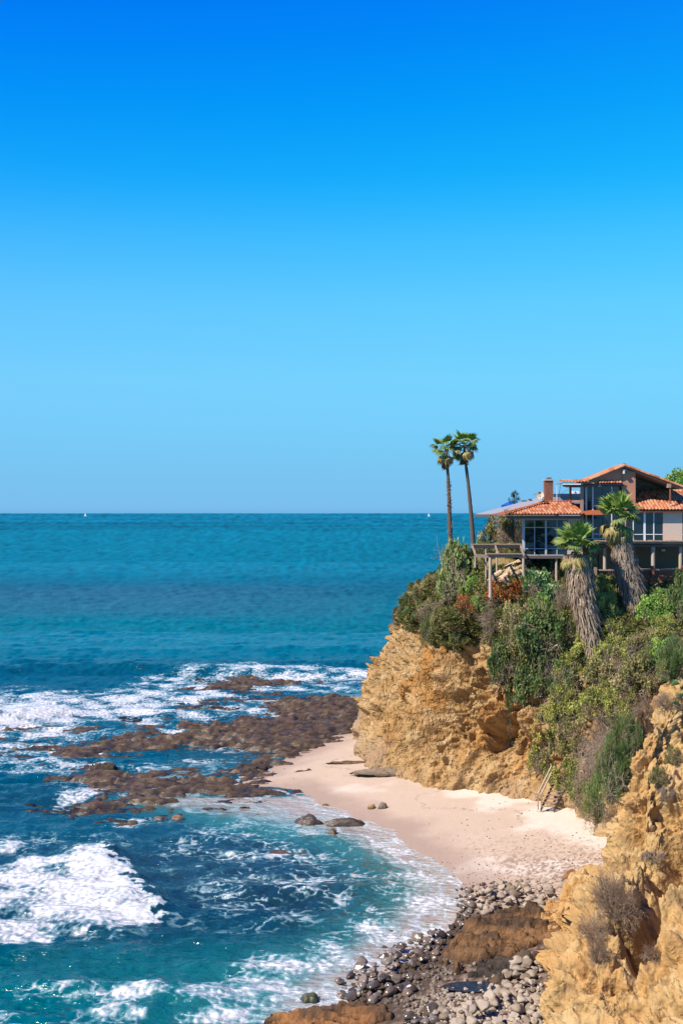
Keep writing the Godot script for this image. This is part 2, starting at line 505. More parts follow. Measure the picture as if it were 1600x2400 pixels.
func make_sea() -> void:
	var w := 1024
	var h := 1536
	var dw := 150
	var dh := 280
	var depths := PackedFloat32Array()
	depths.resize(dw * dh)
	for j in dh:
		for i in dw:
			var x := FX0 + (FX1 - FX0) * (i + 0.5) / dw
			depths[j * dw + i] = sand_height(x, FD0 + (FD1 - FD0) * (j + 0.5) / dh) if x > -16 else -3.0
	var big := PackedFloat32Array()      # the depths again, eight times finer and smooth, so that the swash lines run clean
	var bw := 600
	var bh := 1120
	big.resize(bw * bh)
	for j in bh:
		var fj := clampf((j + 0.5) / bh * dh - 0.5, 0, dh - 1.001)
		var j0 := int(fj)
		for i in bw:
			var fi := clampf((i + 0.5) / bw * dw - 0.5, 0, dw - 1.001)
			var i0 := int(fi)
			var q := j0 * dw + i0
			big[j * bw + i] = lerpf(lerpf(depths[q], depths[q + 1], fi - i0), lerpf(depths[q + dw], depths[q + dw + 1], fi - i0), fj - j0)
	var bands := 16
	var got := []
	got.resize(bands)
	for nm in [["foam_lace", 0.5, 5, true], ["foam_body", 0.42, 6, false], ["foam_fine", 2.6, 4, false], ["swash_warp", 0.22, 3, false], ["foam_web", 0.42, 2, false], ["crest", 0.5, 3, false]]:
		noise(nm[0], nm[1], nm[2], nm[3])
	var job := WorkerThreadPool.add_group_task(func(n): got[n] = foam_rows(h * n / bands, h * (n + 1) / bands, w, h, big, bw, bh), bands)
	WorkerThreadPool.wait_for_group_task_completion(job)
	var bytes := PackedByteArray()
	for b in got:
		bytes.append_array(b)
	var foam := ImageTexture.create_from_image(Image.create_from_data(w, h, false, Image.FORMAT_RGBA8, bytes))
	var s: StandardMaterial3D = M["sea"]
	s.detail_enabled = true
	s.detail_albedo = foam
	s.detail_blend_mode = BaseMaterial3D.BLEND_MODE_MIX
	s.detail_uv_layer = BaseMaterial3D.DETAIL_UV_2

	# the water surface: rows get wider apart with distance
	var rows := PackedFloat32Array()
	var d := 26.0
	while d < 18200.0:
		rows.append(d)
		d += maxf(0.22, d * d / 26000.0) if d < 4000.0 else d * 0.2
	var cols := 460
	var m := MB.new()
	var wv := noise("waves", 0.34, 4)
	wv.fractal_gain = 0.62
	var sw := noise("swell", 0.055, 2)
	var streak := noise("streak", 0.02, 4)
	var chop := noise("chop", 0.55, 3)
	var patch := noise("patch", 0.011, 3)
	for r in rows.size():
		d = rows[r]
		var step := (rows[r] - rows[r - 1]) if r else 0.2
		for q in cols + 1:
			var t := (q * 2.0 / cols - 1.0)
			var x := d * (t * 0.34 + 0.16 * t * t * t)
			var y := 0.0
			var k := clampf(1.0 / step, 0.02, 1.0)            # wave lengths that this row can still show
			var n := wv.get_noise_2d(x * 0.45 * k, d * 1.05 * k)
			var sl := sw.get_noise_2d(x * 0.5 * k, d * 1.6 * k)
			var depth := -3.0
			if d < 130.0 and x > -18.0 and x < 16.0:
				depth = sand_height(x, d)
			var calm := smooth(0.0, 0.9, -depth)
			y = (0.34 * n / pow(k, 0.55) + 0.22 * sl / pow(k, 0.5)) * (0.1 + 0.9 * calm)
			if d < 190.0:
				y += breaker(x, d) * calm
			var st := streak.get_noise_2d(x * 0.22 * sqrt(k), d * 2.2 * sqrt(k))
			var pt := patch.get_noise_2d(x * 0.35, d * 1.1)
			# water body colour: sandy shallows, green over sand, blue offshore; wave reflections painted over it
			var c := Color(0.00258, 0.0602, 0.0963)
			c = c.lerp(Color(0.00172, 0.107, 0.142), smooth(118, 185, d) * (1.0 - smooth(230, 330, d)) * 0.85)
			c = c.lerp(Color(0.00086, 0.116, 0.172), smooth(260, 420, d))
			c = c.lerp(Color(0.00086, 0.129, 0.206), smooth(800, 3000, d))
			c = c.lerp(Color(0.00688, 0.155, 0.159), smooth(0.05, 0.5, 0.35 + pt - absf(d - 49.0) * 0.07) * (1.0 - smooth(0, 7, absf(d - 49.0))) * smooth(-24.0, -4.0, x))
			c = c.lerp(Color(0.0043, 0.12, 0.142), (1.0 - smooth(46, 57, d)) * 0.7)
			c = c.lerp(Color(0.0172, 0.043, 0.0645), clampf(smooth(0.15, 0.6, pt) * smooth(150, 60, d) * 0.8, 0, 1))
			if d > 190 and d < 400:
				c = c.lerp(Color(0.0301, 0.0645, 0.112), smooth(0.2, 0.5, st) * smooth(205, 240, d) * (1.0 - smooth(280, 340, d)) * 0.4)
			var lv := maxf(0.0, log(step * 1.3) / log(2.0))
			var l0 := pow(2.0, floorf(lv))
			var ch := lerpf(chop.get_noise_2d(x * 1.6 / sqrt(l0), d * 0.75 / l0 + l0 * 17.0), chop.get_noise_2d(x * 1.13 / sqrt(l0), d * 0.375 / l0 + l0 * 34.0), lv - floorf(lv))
			var painted_ripple := 1.0 + 0.45 * st + 0.8 * ch * smooth(90.0, 180.0, d)  # light and dark ripples painted in for sky reflections on distant waves
			c = Color(c.r * painted_ripple, c.g * painted_ripple, c.b * painted_ripple)
			if d > 80.0:
				depth = lerpf(depth, -3.0, smooth(80.0, 84.0, d) * smooth(-1.0, -5.0, x))
			if depth > -2.5:
				c = c.lerp(Color(0.03, 0.16, 0.16), (1.0 - smooth(0.3, 0.9, -depth)) * 0.75)
				c = c.lerp(Color(0.34, 0.29, 0.26), 1.0 - smooth(0.12, 0.36, -depth + 0.12 * st))
				c = c.lerp(Color(0.47, 0.385, 0.33), 1.0 - smooth(-0.05, 0.16, -depth))
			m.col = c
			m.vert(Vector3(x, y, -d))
			m.u.append(Vector2(clampf((x - FX0) / (FX1 - FX0), 0.001, 0.999), clampf((d - FD0) / (FD1 - FD0), 0.001, 0.999)))
	for r in rows.size() - 1:
		for q in cols:
			var a := r * (cols + 1) + q
			var p := m.v[a]
			if rows[r] < 98.0 and p.x > 9.0:
				continue
			m.i.append_array(PackedInt32Array([a, a + cols + 1, a + cols + 2, a, a + cols + 2, a + 1]))
	# wave slopes that are too small to build out there count as roughness, more and more with distance
	var whole := m.done(true)
	var arr := whole.surface_get_arrays(0)
	var bands_of := [[0.0, 110.0, 0.13], [110.0, 190.0, 0.24], [190.0, 450.0, 0.36], [450.0, 99999.0, 0.5]]
	var sea := ArrayMesh.new()
	for bnd in bands_of:
		var idx := PackedInt32Array()
		for q in range(0, m.i.size(), 3):
			var far: float = -m.v[m.i[q]].z
			if far >= bnd[0] and far < bnd[1]:
				idx.append(m.i[q]); idx.append(m.i[q + 1]); idx.append(m.i[q + 2])
		arr[Mesh.ARRAY_INDEX] = idx
		sea.add_surface_from_arrays(Mesh.PRIMITIVE_TRIANGLES, arr)
		var bm: StandardMaterial3D = M["sea"].duplicate()
		bm.roughness = bnd[2]
		bm.metallic_specular = 0.42 if bnd[0] < 150.0 else 0.2
		sea.surface_set_material(sea.get_surface_count() - 1, bm)
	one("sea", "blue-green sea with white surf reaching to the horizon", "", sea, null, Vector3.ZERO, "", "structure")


# ---------------------------------------------------------------- sand and reef
func make_beach() -> void:
	var m := MB.new()
	var nx := 250
	var nd := 400
	var n1 := noise("dune", 0.18, 4)
	var n2 := noise("speck", 1.7, 3)
	var n3 := noise("speck2", 6.0, 2)
	for j in nd + 1:
		var d := 36.0 + 68.0 * j / nd
		for i in nx + 1:
			var x := -10.0 + 30.0 * i / nx
			var s := sand_height(x, d)
			var y := s + 0.05 * n1.get_noise_2d(x, d) * smooth(0.0, 0.4, s) + 0.012 * n2.get_noise_2d(x, d)
			var c := Color(0.54, 0.42, 0.325)
			c = c.lerp(Color(0.669, 0.581, 0.493), smooth(-0.15, 0.3, n1.get_noise_2d(x * 0.7 + 40, d) + 0.9 * smooth(0.55, 1.0, s) - 0.35 + (0.35 if d < 66 else 0.0)))
			c = c.lerp(Color(0.387, 0.29, 0.233), 1.0 - smooth(0.02, 0.3, s + 0.12 * n1.get_noise_2d(x * 1.5, d * 1.5)))
			c = c.lerp(Color(0.264, 0.194, 0.15), (1.0 - smooth(0.0, 0.05, absf(s - 0.62 - 0.5 * n1.get_noise_2d(x * 0.6, d * 0.6)))) * smooth(0.0, 0.4, n3.get_noise_2d(x, d)) * 0.8)
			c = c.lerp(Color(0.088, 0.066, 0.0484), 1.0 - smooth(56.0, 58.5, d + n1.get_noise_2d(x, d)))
			# shingle and weed scraps drying along the tide mark
			var band := smooth(0.10, 0.3, s) * (1.0 - smooth(0.55, 1.1, s)) * (1.0 - smooth(62, 72, d))
			c = c.lerp(Color(0.27, 0.19, 0.15), smooth(0.12, 0.42, n2.get_noise_2d(x, d) * 0.6 + n3.get_noise_2d(x, d) * 0.5 + 0.25 * band) * (0.75 * band + 0.18 * (1.0 - smooth(64, 76, d))))
			m.col = c
			m.vert(Vector3(x, y, -d))
	for j in nd:
		for i in nx:
			var a := j * (nx + 1) + i
			if m.v[a].y < -0.25:
				continue
			m.i.append_array(PackedInt32Array([a, a + nx + 1, a + nx + 2, a, a + nx + 2, a + 1]))
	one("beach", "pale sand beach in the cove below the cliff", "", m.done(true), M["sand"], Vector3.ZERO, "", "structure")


func poly_sd(poly: PackedVector2Array, p: Vector2) -> float:
	var best := 1e9
	for k in poly.size():
		best = minf(best, p.distance_squared_to(Geometry2D.get_closest_point_to_segment(p, poly[k], poly[(k + 1) % poly.size()])))
	return sqrt(best) if Geometry2D.is_point_in_polygon(p, poly) else -sqrt(best)


func make_reef(called: String, label: String, which: Array, category: String) -> void:
	var lo := Vector2(1e9, 1e9)
	var hi := -lo
	for k in which:
		for p in reef_polys[k][0]:
			lo = lo.min(p)
			hi = hi.max(p)
	lo -= Vector2(3, 4)
	hi += Vector2(3, 4)
	var dx := 0.17
	var dd := 0.24
	var nx := int((hi.x - lo.x) / dx)
	var nd := int((hi.y - lo.y) / dd)
	var m := MB.new()
	var n1 := noise("reef_big", 0.16, 4)
	var n2 := noise("reef_ridge", 0.55, 4, true)
	var n3 := noise("reef_fine", 1.1, 4, true)
	var n4 := noise("reef_tint", 0.3, 3)
	var gut := noise("reef_gut", 0.32, 2, true)
	for j in nd + 1:
		for i in nx + 1:
			var p := Vector2(lo.x + dx * i, lo.y + dd * j)
			var y := -1.0
			var wp := p + Vector2(n1.get_noise_2d(p.x * 2.0, p.y + 90.0) * 1.6, n1.get_noise_2d(p.x * 0.6, p.y * 1.4) * 4.5)
			for k in which:
				var sd := poly_sd(reef_polys[k][0], wp)
				if sd > -4.0:
					y = maxf(y, reef_polys[k][1] * smooth(-1.3, 1.4, sd) * 0.58 - 0.12)
			var c := Color(0.0545, 0.0361, 0.0225)
			if y > -0.9:
				# beds that dip landwards: long ledges with steps
				var bed := n2.get_noise_2d(p.x * 0.13 + p.y * 0.1, p.y * 1.05 - p.x * 0.06 + 0.5 * n4.get_noise_2d(p.x * 0.5, p.y * 0.5))
				var f := n3.get_noise_2d(p.x * 0.3, p.y * 1.7 - p.x * 0.08)
				y -= 0.42 * smooth(0.55, 0.8, gut.get_noise_2d(p.x * 0.22 + p.y * 0.25, p.y * 0.95)) * (1.0 if y < 0.5 else 0.5)
				y += (0.55 * bed - 0.25) * smooth(-0.5, 0.1, y) * 0.62 + 0.22 * n1.get_noise_2d(p.x * 0.2, p.y * 2.2) + 0.34 * f - 0.1
				y = lerpf(y, snappedf(y, 0.12), 0.6)
				c = c.lerp(Color(0.0306, 0.0232, 0.0177), smooth(-0.1, 0.35, n4.get_noise_2d(p.x, p.y)))
				c = c.lerp(Color(0.109, 0.0715, 0.0408), smooth(0.15, 0.6, f + 0.3 * n4.get_noise_2d(p.x * 2 + 50, p.y)))
				c = c.lerp(Color(0.0238, 0.0204, 0.0184), 1.0 - smooth(-0.05, 0.16, y))
			m.col = c
			m.vert(Vector3(p.x, y, -p.y))
	for j in nd:
		for i in nx:
			var a := j * (nx + 1) + i
			var b := a + nx + 1
			if maxf(maxf(m.v[a].y, m.v[a + 1].y), maxf(m.v[b].y, m.v[b + 1].y)) < -0.3:
				continue
			m.i.append_array(PackedInt32Array([a, b, b + 1, a, b + 1, a + 1]))
	one(called, label, category, m.done(true), M["reef"], Vector3.ZERO, "", "structure")


func make_ledge(label: String, px: Array, level: float, tall: float, tilt: float, pal: Array) -> void:
	var poly := PackedVector2Array()
	for k in range(0, px.size(), 2):
		poly.append(plan(px[k], px[k + 1], level))
	var lo := Vector2(1e9, 1e9)
	var hi := -lo
	for p in poly:
		lo = lo.min(p)
		hi = hi.max(p)
	var dx := 0.065
	var nx := int((hi.x - lo.x + 2.0) / dx)
	var nd := int((hi.y - lo.y + 2.0) / dx)
	var m := MB.new()
	var n1 := noise("ledge_big", 0.35, 4)
	var n2 := noise("ledge_ridge", 0.9, 4, true)
	var n3 := noise("ledge_fine", 3.0, 4)
	for j in nd + 1:
		for i in nx + 1:
			var p := lo - Vector2.ONE + Vector2(i, j) * dx
			var sd := poly_sd(poly, p + Vector2(n1.get_noise_2d(p.x * 2.0, p.y + 50), n1.get_noise_2d(p.x + 90, p.y * 2.0)) * 0.9)
			var y := -0.8 + (level + tall + 0.5) * smooth(-0.55, 0.35, sd) + tilt * (p.x - lo.x)
			var a := n1.get_noise_2d(p.x * 0.6, p.y * 1.5)
			var r := n2.get_noise_2d(p.x * 0.4 + p.y * 0.15, p.y * 1.2)
			var f := n3.get_noise_2d(p.x * 0.7, p.y * 1.4)
			y += (1.1 * a + 0.6 * r - 0.25) * minf(tall, 1.0)
			var st := 0.17
			var q := floorf(y / st) * st
			y = q + st * smooth(0.3, 0.7, (y - q) / st) + 0.05 * f + 0.03 * r
			var bed := n1.get_noise_2d(q * 9.0 + 40.0, 3.0 + p.x * 0.1)
			var c: Color = pal[0].lerp(pal[1], smooth(-0.25, 0.3, bed + 0.4 * f))
			c = c.lerp(pal[2], smooth(0.0, 0.5, a * 0.9 - 0.25 * f) * 0.9)
			c = c.lerp(Color(0.03, 0.026, 0.022), 1.0 - smooth(0.05, 0.3, y))
			m.col = c
			m.vert(Vector3(p.x, y, -p.y))
	for j in nd:
		for i in nx:
			var a := j * (nx + 1) + i
			var b := a + nx + 1
			if maxf(maxf(m.v[a].y, m.v[a + 1].y), maxf(m.v[b].y, m.v[b + 1].y)) < -0.45:
				continue
			m.i.append_array(PackedInt32Array([a, b, b + 1, a, b + 1, a + 1]))
	one("rock_ledge", label, "rock ledge", m.done(true), M["stone"])


# ---------------------------------------------------------------- cliffs
func cr(a: Vector3, b: Vector3, c: Vector3, d: Vector3, t: float) -> Vector3:
	return 0.5 * ((2.0 * b) + (c - a) * t + (2.0 * a - 5.0 * b + 4.0 * c - d) * t * t + (3.0 * b - a - 3.0 * c + d) * t * t * t)


func surface(ctrl: Array, su: int, sv: int) -> Array:   # a smooth sheet through a net of points; returns [points, columns, rows]
	var nc: int = ctrl.size()
	var nr: int = ctrl[0].size()
	var cu := (nc - 1) * su + 1
	var rv := (nr - 1) * sv + 1
	var cols := []
	for c in ctrl:
		var line := PackedVector3Array()
		for j in rv:
			var r := mini(j / sv, nr - 2)
			line.append(cr(c[maxi(r - 1, 0)], c[r], c[r + 1], c[mini(r + 2, nr - 1)], float(j - r * sv) / sv))
		cols.append(line)
	var out := PackedVector3Array()
	out.resize(cu * rv)
	for i in cu:
		var k := mini(i / su, nc - 2)
		var t := float(i - k * su) / su
		for j in rv:
			out[i * rv + j] = cr(cols[maxi(k - 1, 0)][j], cols[k][j], cols[k + 1][j], cols[mini(k + 2, nc - 1)][j], t)
	return [out, cu, rv]


func net(rows: Array) -> Array:
	var out := []
	for c in rows:
		var line := []
		var first := at(c[0], c[1], c[2])
		line.append(first + Vector3(-0.35, -2.2, 0.5))
		for k in range(0, c.size(), 3):
			line.append(at(c[k], c[k + 1], c[k + 2]))
		out.append(line)
	return out


func remember(p: Vector3) -> void:
	var d := -p.z
	var px := 800.0 + p.x / d * F
	var py := 1200.0 + (H - p.y) / d * F
	var key := Vector2i(int(px / 8.0), int(py / 8.0))
	if not ground_map.has(key) or -ground_map[key].z > d:
		ground_map[key] = p


func ground(px: float, py: float) -> Vector3:
	var k := Vector2i(int(px / 8.0), int(py / 8.0))
	for r in 12:
		for a in range(-r, r + 1):
			for b in range(-r, r + 1):
				if maxi(absi(a), absi(b)) == r and ground_map.has(k + Vector2i(a, b)):
					return at(px, py, -ground_map[k + Vector2i(a, b)].z)
	return at(px, py, 80.0)


func make_cliff(called: String, label: String, ctrl: Array, su: int, sv: int, gouges: Array, near: bool, veg_row: float) -> void:
	var g := surface(net(ctrl), su, sv)
	var p: PackedVector3Array = g[0]
	var cu: int = g[1]
	var rv: int = g[2]
	var m := MB.new()
	var tag_n := "near" if near else "far"
	var k1 := 1.55 if near else 1.0
	var big := noise("cliff_big" + tag_n, 0.13, 3)
	var rib := noise("cliff_rib" + tag_n, 0.30 * k1, 4 if near else 3, true)
	var mid := noise("cliff_mid" + tag_n, 0.62 * k1, 4)
	var fine := noise("cliff_fine" + tag_n, 2.1 * k1, 4, true)
	var hole := noise("cliff_hole" + tag_n, 0.85 * k1, 1, false, true)
	var grit := noise("cliff_grit" + tag_n, 2.6 * k1, 4)
	var crag := noise("cliff_crag" + tag_n, 0.42 * k1, 3)
	var tint := noise("cliff_tint" + tag_n, 0.22, 4)
	var tint2 := noise("cliff_tint2" + tag_n, 0.8, 3)
	# the beds lean down to the left and towards the sea
	var e1 := Vector3(-0.55, -0.80, 0.24).normalized()
	var e2 := Vector3(0.82, -0.52, 0.15)
	e2 = (e2 - e1 * e1.dot(e2)).normalized()
	var e3 := e1.cross(e2)
	for i in cu:
		for j in rv:
			var q := p[i * rv + j]
			var a := p[mini(i + 1, cu - 1) * rv + j] - p[maxi(i - 1, 0) * rv + j]
			var b := p[i * rv + mini(j + 1, rv - 1)] - p[i * rv + maxi(j - 1, 0)]
			var n := b.cross(a).normalized()
			if n.dot(Vector3(-0.3, 0.5, 0.8)) < 0:
				n = -n
			var row := float(j) / sv - 1.0
			var bare := 1.0 - smooth(veg_row - 0.5, veg_row + 0.6, row + 0.7 * big.get_noise_3dv(q * 1.7))
			var w := Vector3(q.dot(e1) * (0.75 if near else 0.26), q.dot(e2), q.dot(e3))
			var bw := Vector3(q.dot(e1) * (0.9 if near else 0.7), q.dot(e2), q.dot(e3))
			var f := fine.get_noise_3dv(bw)
			var r := rib.get_noise_3dv(w)
			var h := hole.get_noise_3dv(bw + Vector3(f, f, 0) * 0.12)
			var la := crag.get_noise_3dv(Vector3(q.dot(e1) * (0.85 if near else 0.4), q.dot(e2), q.dot(e3)) * (0.34 if near else 0.62))
			var pit := mid.get_noise_3dv(q * 0.55 + Vector3(0, 77, 0))
			var lb := mid.get_noise_3dv(bw * 0.75)
			var lc := mid.get_noise_3dv(bw * 2.1 + Vector3(30, 0, 0))
			# blocks that break off along joints: each scale is a step with a sharp edge
			var disp := 1.1 * big.get_noise_3dv(q) + bare * ((0.5 if near else 0.85) * (smooth(-0.1, 0.12, la) - 0.5) + 0.4 * la + (0.32 if near else 0.46) * (smooth(-0.07, 0.08, lb) - 0.5) + 0.25 * lb + (0.2 if near else 0.2) * (smooth(-0.06, 0.07, lc) - 0.5) + 0.12 * lc - 0.9 * smooth(0.12, 0.34, pit)) + (0.42 if near else 0.85) * r * (0.2 + 0.8 * bare) + (0.12 * f + 0.11 * grit.get_noise_3dv(q) + 0.3 * smooth(-0.85, -0.5, h) - 0.25) * bare
			disp *= (0.62 if near else 1.0)
			for o in gouges:
				var away: Vector3 = q - o[0]
				away -= e1 * e1.dot(away) * 0.35
				away += Vector3(lb, lc, la) * o[1] * (0.4 if near else 0.7)
				var l: float = away.length() / o[1]
				if l < 1.6:
					disp -= o[2] * exp(-pow(l, 4.0) * 1.3) * (1.0 + 0.5 * r + 0.5 * lb)
			var foot := 1.0 - smooth(0.0, 1.0, row)
			q += n * disp * (1.0 - 0.55 * foot)
			# colour of the sandstone: buff, ochre and rusty beds, grey at the foot; soil and litter above
			var t := tint.get_noise_3dv(w * 1.2)
			var t2 := tint2.get_noise_3dv(bw)
			var c := Color(0.387, 0.242, 0.104)
			c = c.lerp(Color(0.396, 0.198, 0.0616), smooth(-0.1, 0.4, t + 0.25 * t2) * 0.85)
			c = c.lerp(Color(0.466, 0.33, 0.176), smooth(0.0, 0.6, t2 - 0.35 * t + 0.2 * r) * 0.8)
			c = c.lerp(Color(0.194, 0.11, 0.0528), smooth(0.15, 0.55, -t2 + 0.15 * t) * 0.6)
			if not near:
				c = c.lerp(Color(0.29, 0.224, 0.163), smooth(0.1, 0.6, foot * 0.8 + 0.7 * t - 0.45 + 0.35 * (1.0 - smooth(1.5, 5.0, q.x))) * 0.6)
			c = c.lerp(Color(0.238, 0.18, 0.0968).lerp(Color(0.132, 0.141, 0.0396), smooth(-0.2, 0.3, t2)), (1.0 - bare) * 0.85)
			if near:
				c = c.lerp(Color(0.50, 0.355, 0.165), 0.35)
			m.col = c
			m.vert(q)
			remember(q)
	for i in cu - 1:
		for j in rv - 1:
			var a := i * rv + j
			m.i.append_array(PackedInt32Array([a, a + 1, a + rv + 1, a, a + rv + 1, a + rv]))
	one(called, label, "", m.done(true), M["cliff_near" if near else "cliff"], Vector3.ZERO, "", "structure")


func make_cliffs() -> void:
	var far := [
		[880, 1650, 114, 905, 1600, 115, 940, 1550, 116, 965, 1500, 116, 985, 1450, 115, 1010, 1400, 114, 1080, 1335, 112, 1130, 1285, 110],
		[848, 1692, 100, 866, 1637, 101, 906, 1565, 102, 926, 1505, 103, 940, 1460, 103, 954, 1408, 102, 1020, 1350, 100, 1080, 1285, 99],
		[866, 1770, 89, 908, 1660, 91, 944, 1570, 93, 968, 1500, 95, 985, 1440, 96, 1030, 1395, 95, 1080, 1335, 94, 1110, 1285, 94],
		[950, 1812, 83.5, 985, 1700, 85, 1015, 1600, 86.5, 1040, 1515, 88, 1060, 1455, 89, 1090, 1395, 89, 1130, 1340, 89, 1160, 1277, 93],
		[1060, 1834, 80.5, 1085, 1710, 82, 1105, 1600, 83, 1112, 1510, 84, 1125, 1440, 84.5, 1150, 1390, 84.5, 1180, 1345, 85.5, 1210, 1277, 93],
		[1140, 1848, 78.5, 1165, 1730, 79.7, 1185, 1620, 80.5, 1200, 1530, 81.2, 1212, 1455, 82, 1225, 1400, 82.5, 1240, 1358, 84, 1260, 1290, 93],
		[1220, 1857, 77, 1235, 1750, 77.8, 1250, 1650, 78.5, 1265, 1565, 79, 1285, 1485, 79.6, 1300, 1420, 81, 1310, 1360, 83.5, 1320, 1315, 92],
		[1290, 1866, 74.8, 1310, 1775, 75.3, 1330, 1685, 75.8, 1350, 1600, 76.2, 1375, 1510, 77, 1385, 1435, 79, 1392, 1365, 82.5, 1400, 1318, 92],
		[1352, 1888, 72.5, 1380, 1800, 73.2, 1405, 1700, 74, 1430, 1600, 74.6, 1460, 1510, 75.5, 1480, 1430, 78, 1500, 1388, 81, 1510, 1318, 92],
		[1402, 1932, 69, 1432, 1840, 70, 1465, 1740, 71, 1495, 1640, 72, 1530, 1550, 73.5, 1565, 1460, 76, 1600, 1394, 80, 1620, 1318, 92],
		[1440, 1995, 64, 1470, 1890, 65, 1510, 1785, 66.5, 1555, 1690, 68, 1600, 1600, 69.5, 1660, 1480, 72.5, 1720, 1394, 80, 1740, 1318, 92],
		[1460, 2040, 60, 1500, 1940, 60.5, 1550, 1830, 61.5, 1610, 1730, 62.5, 1680, 1640, 64, 1760, 1500, 70, 1850, 1378, 80, 1870, 1318, 92],
	]
	# the spur: heights from beach to rim; per height the left outline and its distance, and the distance at the right
	var near := [[], [], [], [], [], [], [], []]
	for q in [[2470, 1284, 41.0, 34.5], [2400, 1290, 42.5, 36.0], [2300, 1294, 44.0, 38.5], [2190, 1326, 46.3, 41.2], [2110, 1362, 48.0, 43.4], [2045, 1412, 50.0, 45.0], [1960, 1446, 51.5, 46.8], [1860, 1456, 52.5, 49.0], [1760, 1480, 53.5, 51.4], [1695, 1520, 54.5, 53.0], [1640, 1575, 56.0, 55.0], [1590, 1650, 59.0, 58.5]]:
		var shares := [[-0.10, 9.0], [0.02, 3.2], [0.0, 0.0], [0.2, -0.5], [0.42, 0.3], [0.66, 0.5], [1.0, 0.0], [1.7, 0.0]]
		for c in 8:
			var t: float = shares[c][0]
			var px: float = lerpf(q[1], 1720.0, t) if c > 1 else q[1] + 30.0 * (2 - c)
			near[c].append_array([px, q[0], lerpf(q[2], q[3], maxf(t, 0.0)) + shares[c][1]])
	var gf := []
	for o in [[930, 1650, 1.3, 1.1], [1010, 1680, 1.6, 1.3], [1030, 1720, 1.3, 1.2], [920, 1720, 0.9, 0.7], [1090, 1680, 1.0, 0.9], [1170, 1740, 0.9, 0.8], [1000, 1545, 1.0, 0.7], [990, 1600, 1.2, 0.9], [1050, 1610, 1.3, 1.0], [1150, 1620, 1.2, 0.8], [960, 1760, 0.9, 0.6], [1235, 1800, 1.2, 1.0], [1215, 1690, 1.1, 0.9], [1110, 1760, 0.8, 0.5], [1075, 1520, 1.0, 0.7]]:
		gf.append([at(o[0], o[1], 84.0 if o[0] > 960 else 90.0), o[2] * 1.25, o[3]])
	var gn := []
	for o in [[1592, 2008, 46, 0.7, 1.3], [1572, 2050, 46, 0.8, 1.6], [1556, 2092, 45, 0.85, 1.8], [1542, 2134, 44, 0.85, 1.8], [1530, 2176, 43, 0.8, 1.7], [1512, 2214, 43, 0.75, 1.5], [1484, 2236, 43, 0.6, 1.1], [1462, 2180, 44, 0.5, 0.8], [1478, 2070, 47, 0.9, -0.7], [1450, 2130, 46, 0.9, -0.6], [1600, 2150, 42, 0.7, -0.5], [1556, 2286, 39, 0.45, 0.6], [1530, 2310, 39, 0.4, 0.6], [1420, 2330, 40, 0.5, 0.5], [1380, 2270, 41, 0.4, 0.5], [1500, 1925, 50, 0.6, 0.6], [1475, 1960, 52, 0.5, 0.6], [1560, 1905, 48, 0.6, 0.7], [1590, 1910, 46, 0.5, 0.7], [1590, 2250, 38, 0.6, -0.4], [1345, 2310, 41, 0.4, 0.4], [1545, 1700, 55, 0.9, 1.2], [1540, 1735, 55, 0.7, 0.9], [1330, 2160, 49, 0.5, 0.5]]:
		gn.append([at(o[0], o[1], o[2]), o[3], o[4]])
	# replace the guessed distances by those of the sheets themselves
	for pair in [[gf, far], [gn, near]]:
		var sheet: PackedVector3Array = surface(net(pair[1]), 8, 8)[0]
		for o in pair[0]:
			var want := Vector2(o[0].x / -o[0].z, (o[0].y - H) / -o[0].z)
			var best := 1e9
			for q in sheet:
				var s := Vector2(q.x / -q.z, (q.y - H) / -q.z).distance_squared_to(want)
				if s < best:
					best = s
					o[0] = q
	make_cliff("cliff", "ochre sandstone headland cliff below the house, bare and ribbed", far, 42, 38, gf, false, 4.1)
	make_cliff("cliff", "sunlit yellow sandstone spur with deep hollows beside the boulders", near, 40, 34, gn, true, 30.0)


# ---------------------------------------------------------------- loose rocks
func rock_mass(called: String, label: String, category: String, where: Vector3, size: Vector3, turn: float, seed_n: float, cols: Array, m: Material, group := "", kind := "", steps := 0.0) -> void:
	var mb := MB.new()
	var n := noise("rock_mass", 0.5, 4)
	var n2 := noise("rock_mass2", 1.6, 4, true)
	var n3 := noise("rock_tint", 0.9, 3)
	var na := 96 if size.x > 2 else 40
	var nr := 44 if size.x > 2 else 18
	for j in nr + 1:
		var r := float(j) / nr
		for i in na:
			var a := TAU * i / na
			var rim := 1.0 + 0.5 * n.get_noise_3d(cos(a) * 1.4 + seed_n, sin(a) * 1.4, seed_n)
			var x := cos(a) * r * rim * size.x
			var z := sin(a) * r * rim * size.z
			var s := Vector3(x + seed_n * 7.0, 0, z)
			var y := size.y * (1.0 - pow(r, 3.2) * 1.3)
			var soft := minf(1.0, size.y)
			y += (0.75 * n.get_noise_3dv(s * Vector3(0.6, 1, 1.5)) + 0.45 * n2.get_noise_3dv(s * Vector3(0.35, 1, 1.3)) - 0.1) * soft
			if steps > 0.0:
				y = lerpf(y, snappedf(y, steps), 0.75)
			var t := n3.get_noise_3d(s.x, y * 3.0, s.z)
			mb.col = cols[0].lerp(cols[1], smooth(-0.2, 0.3, t)).lerp(cols[2], 1.0 - smooth(0.0, 0.45, y / size.y + 0.3 * t))
			mb.vert(Vector3(x, y, z))
	for j in nr:
		for i in na:
			var a := j * na + i
			var b := j * na + (i + 1) % na
			mb.i.append_array(PackedInt32Array([a, b, b + na, a, b + na, a + na]))
	var o := one(called, label, category, mb.done(true), m, where, group, kind)
	o.rotation.y = turn


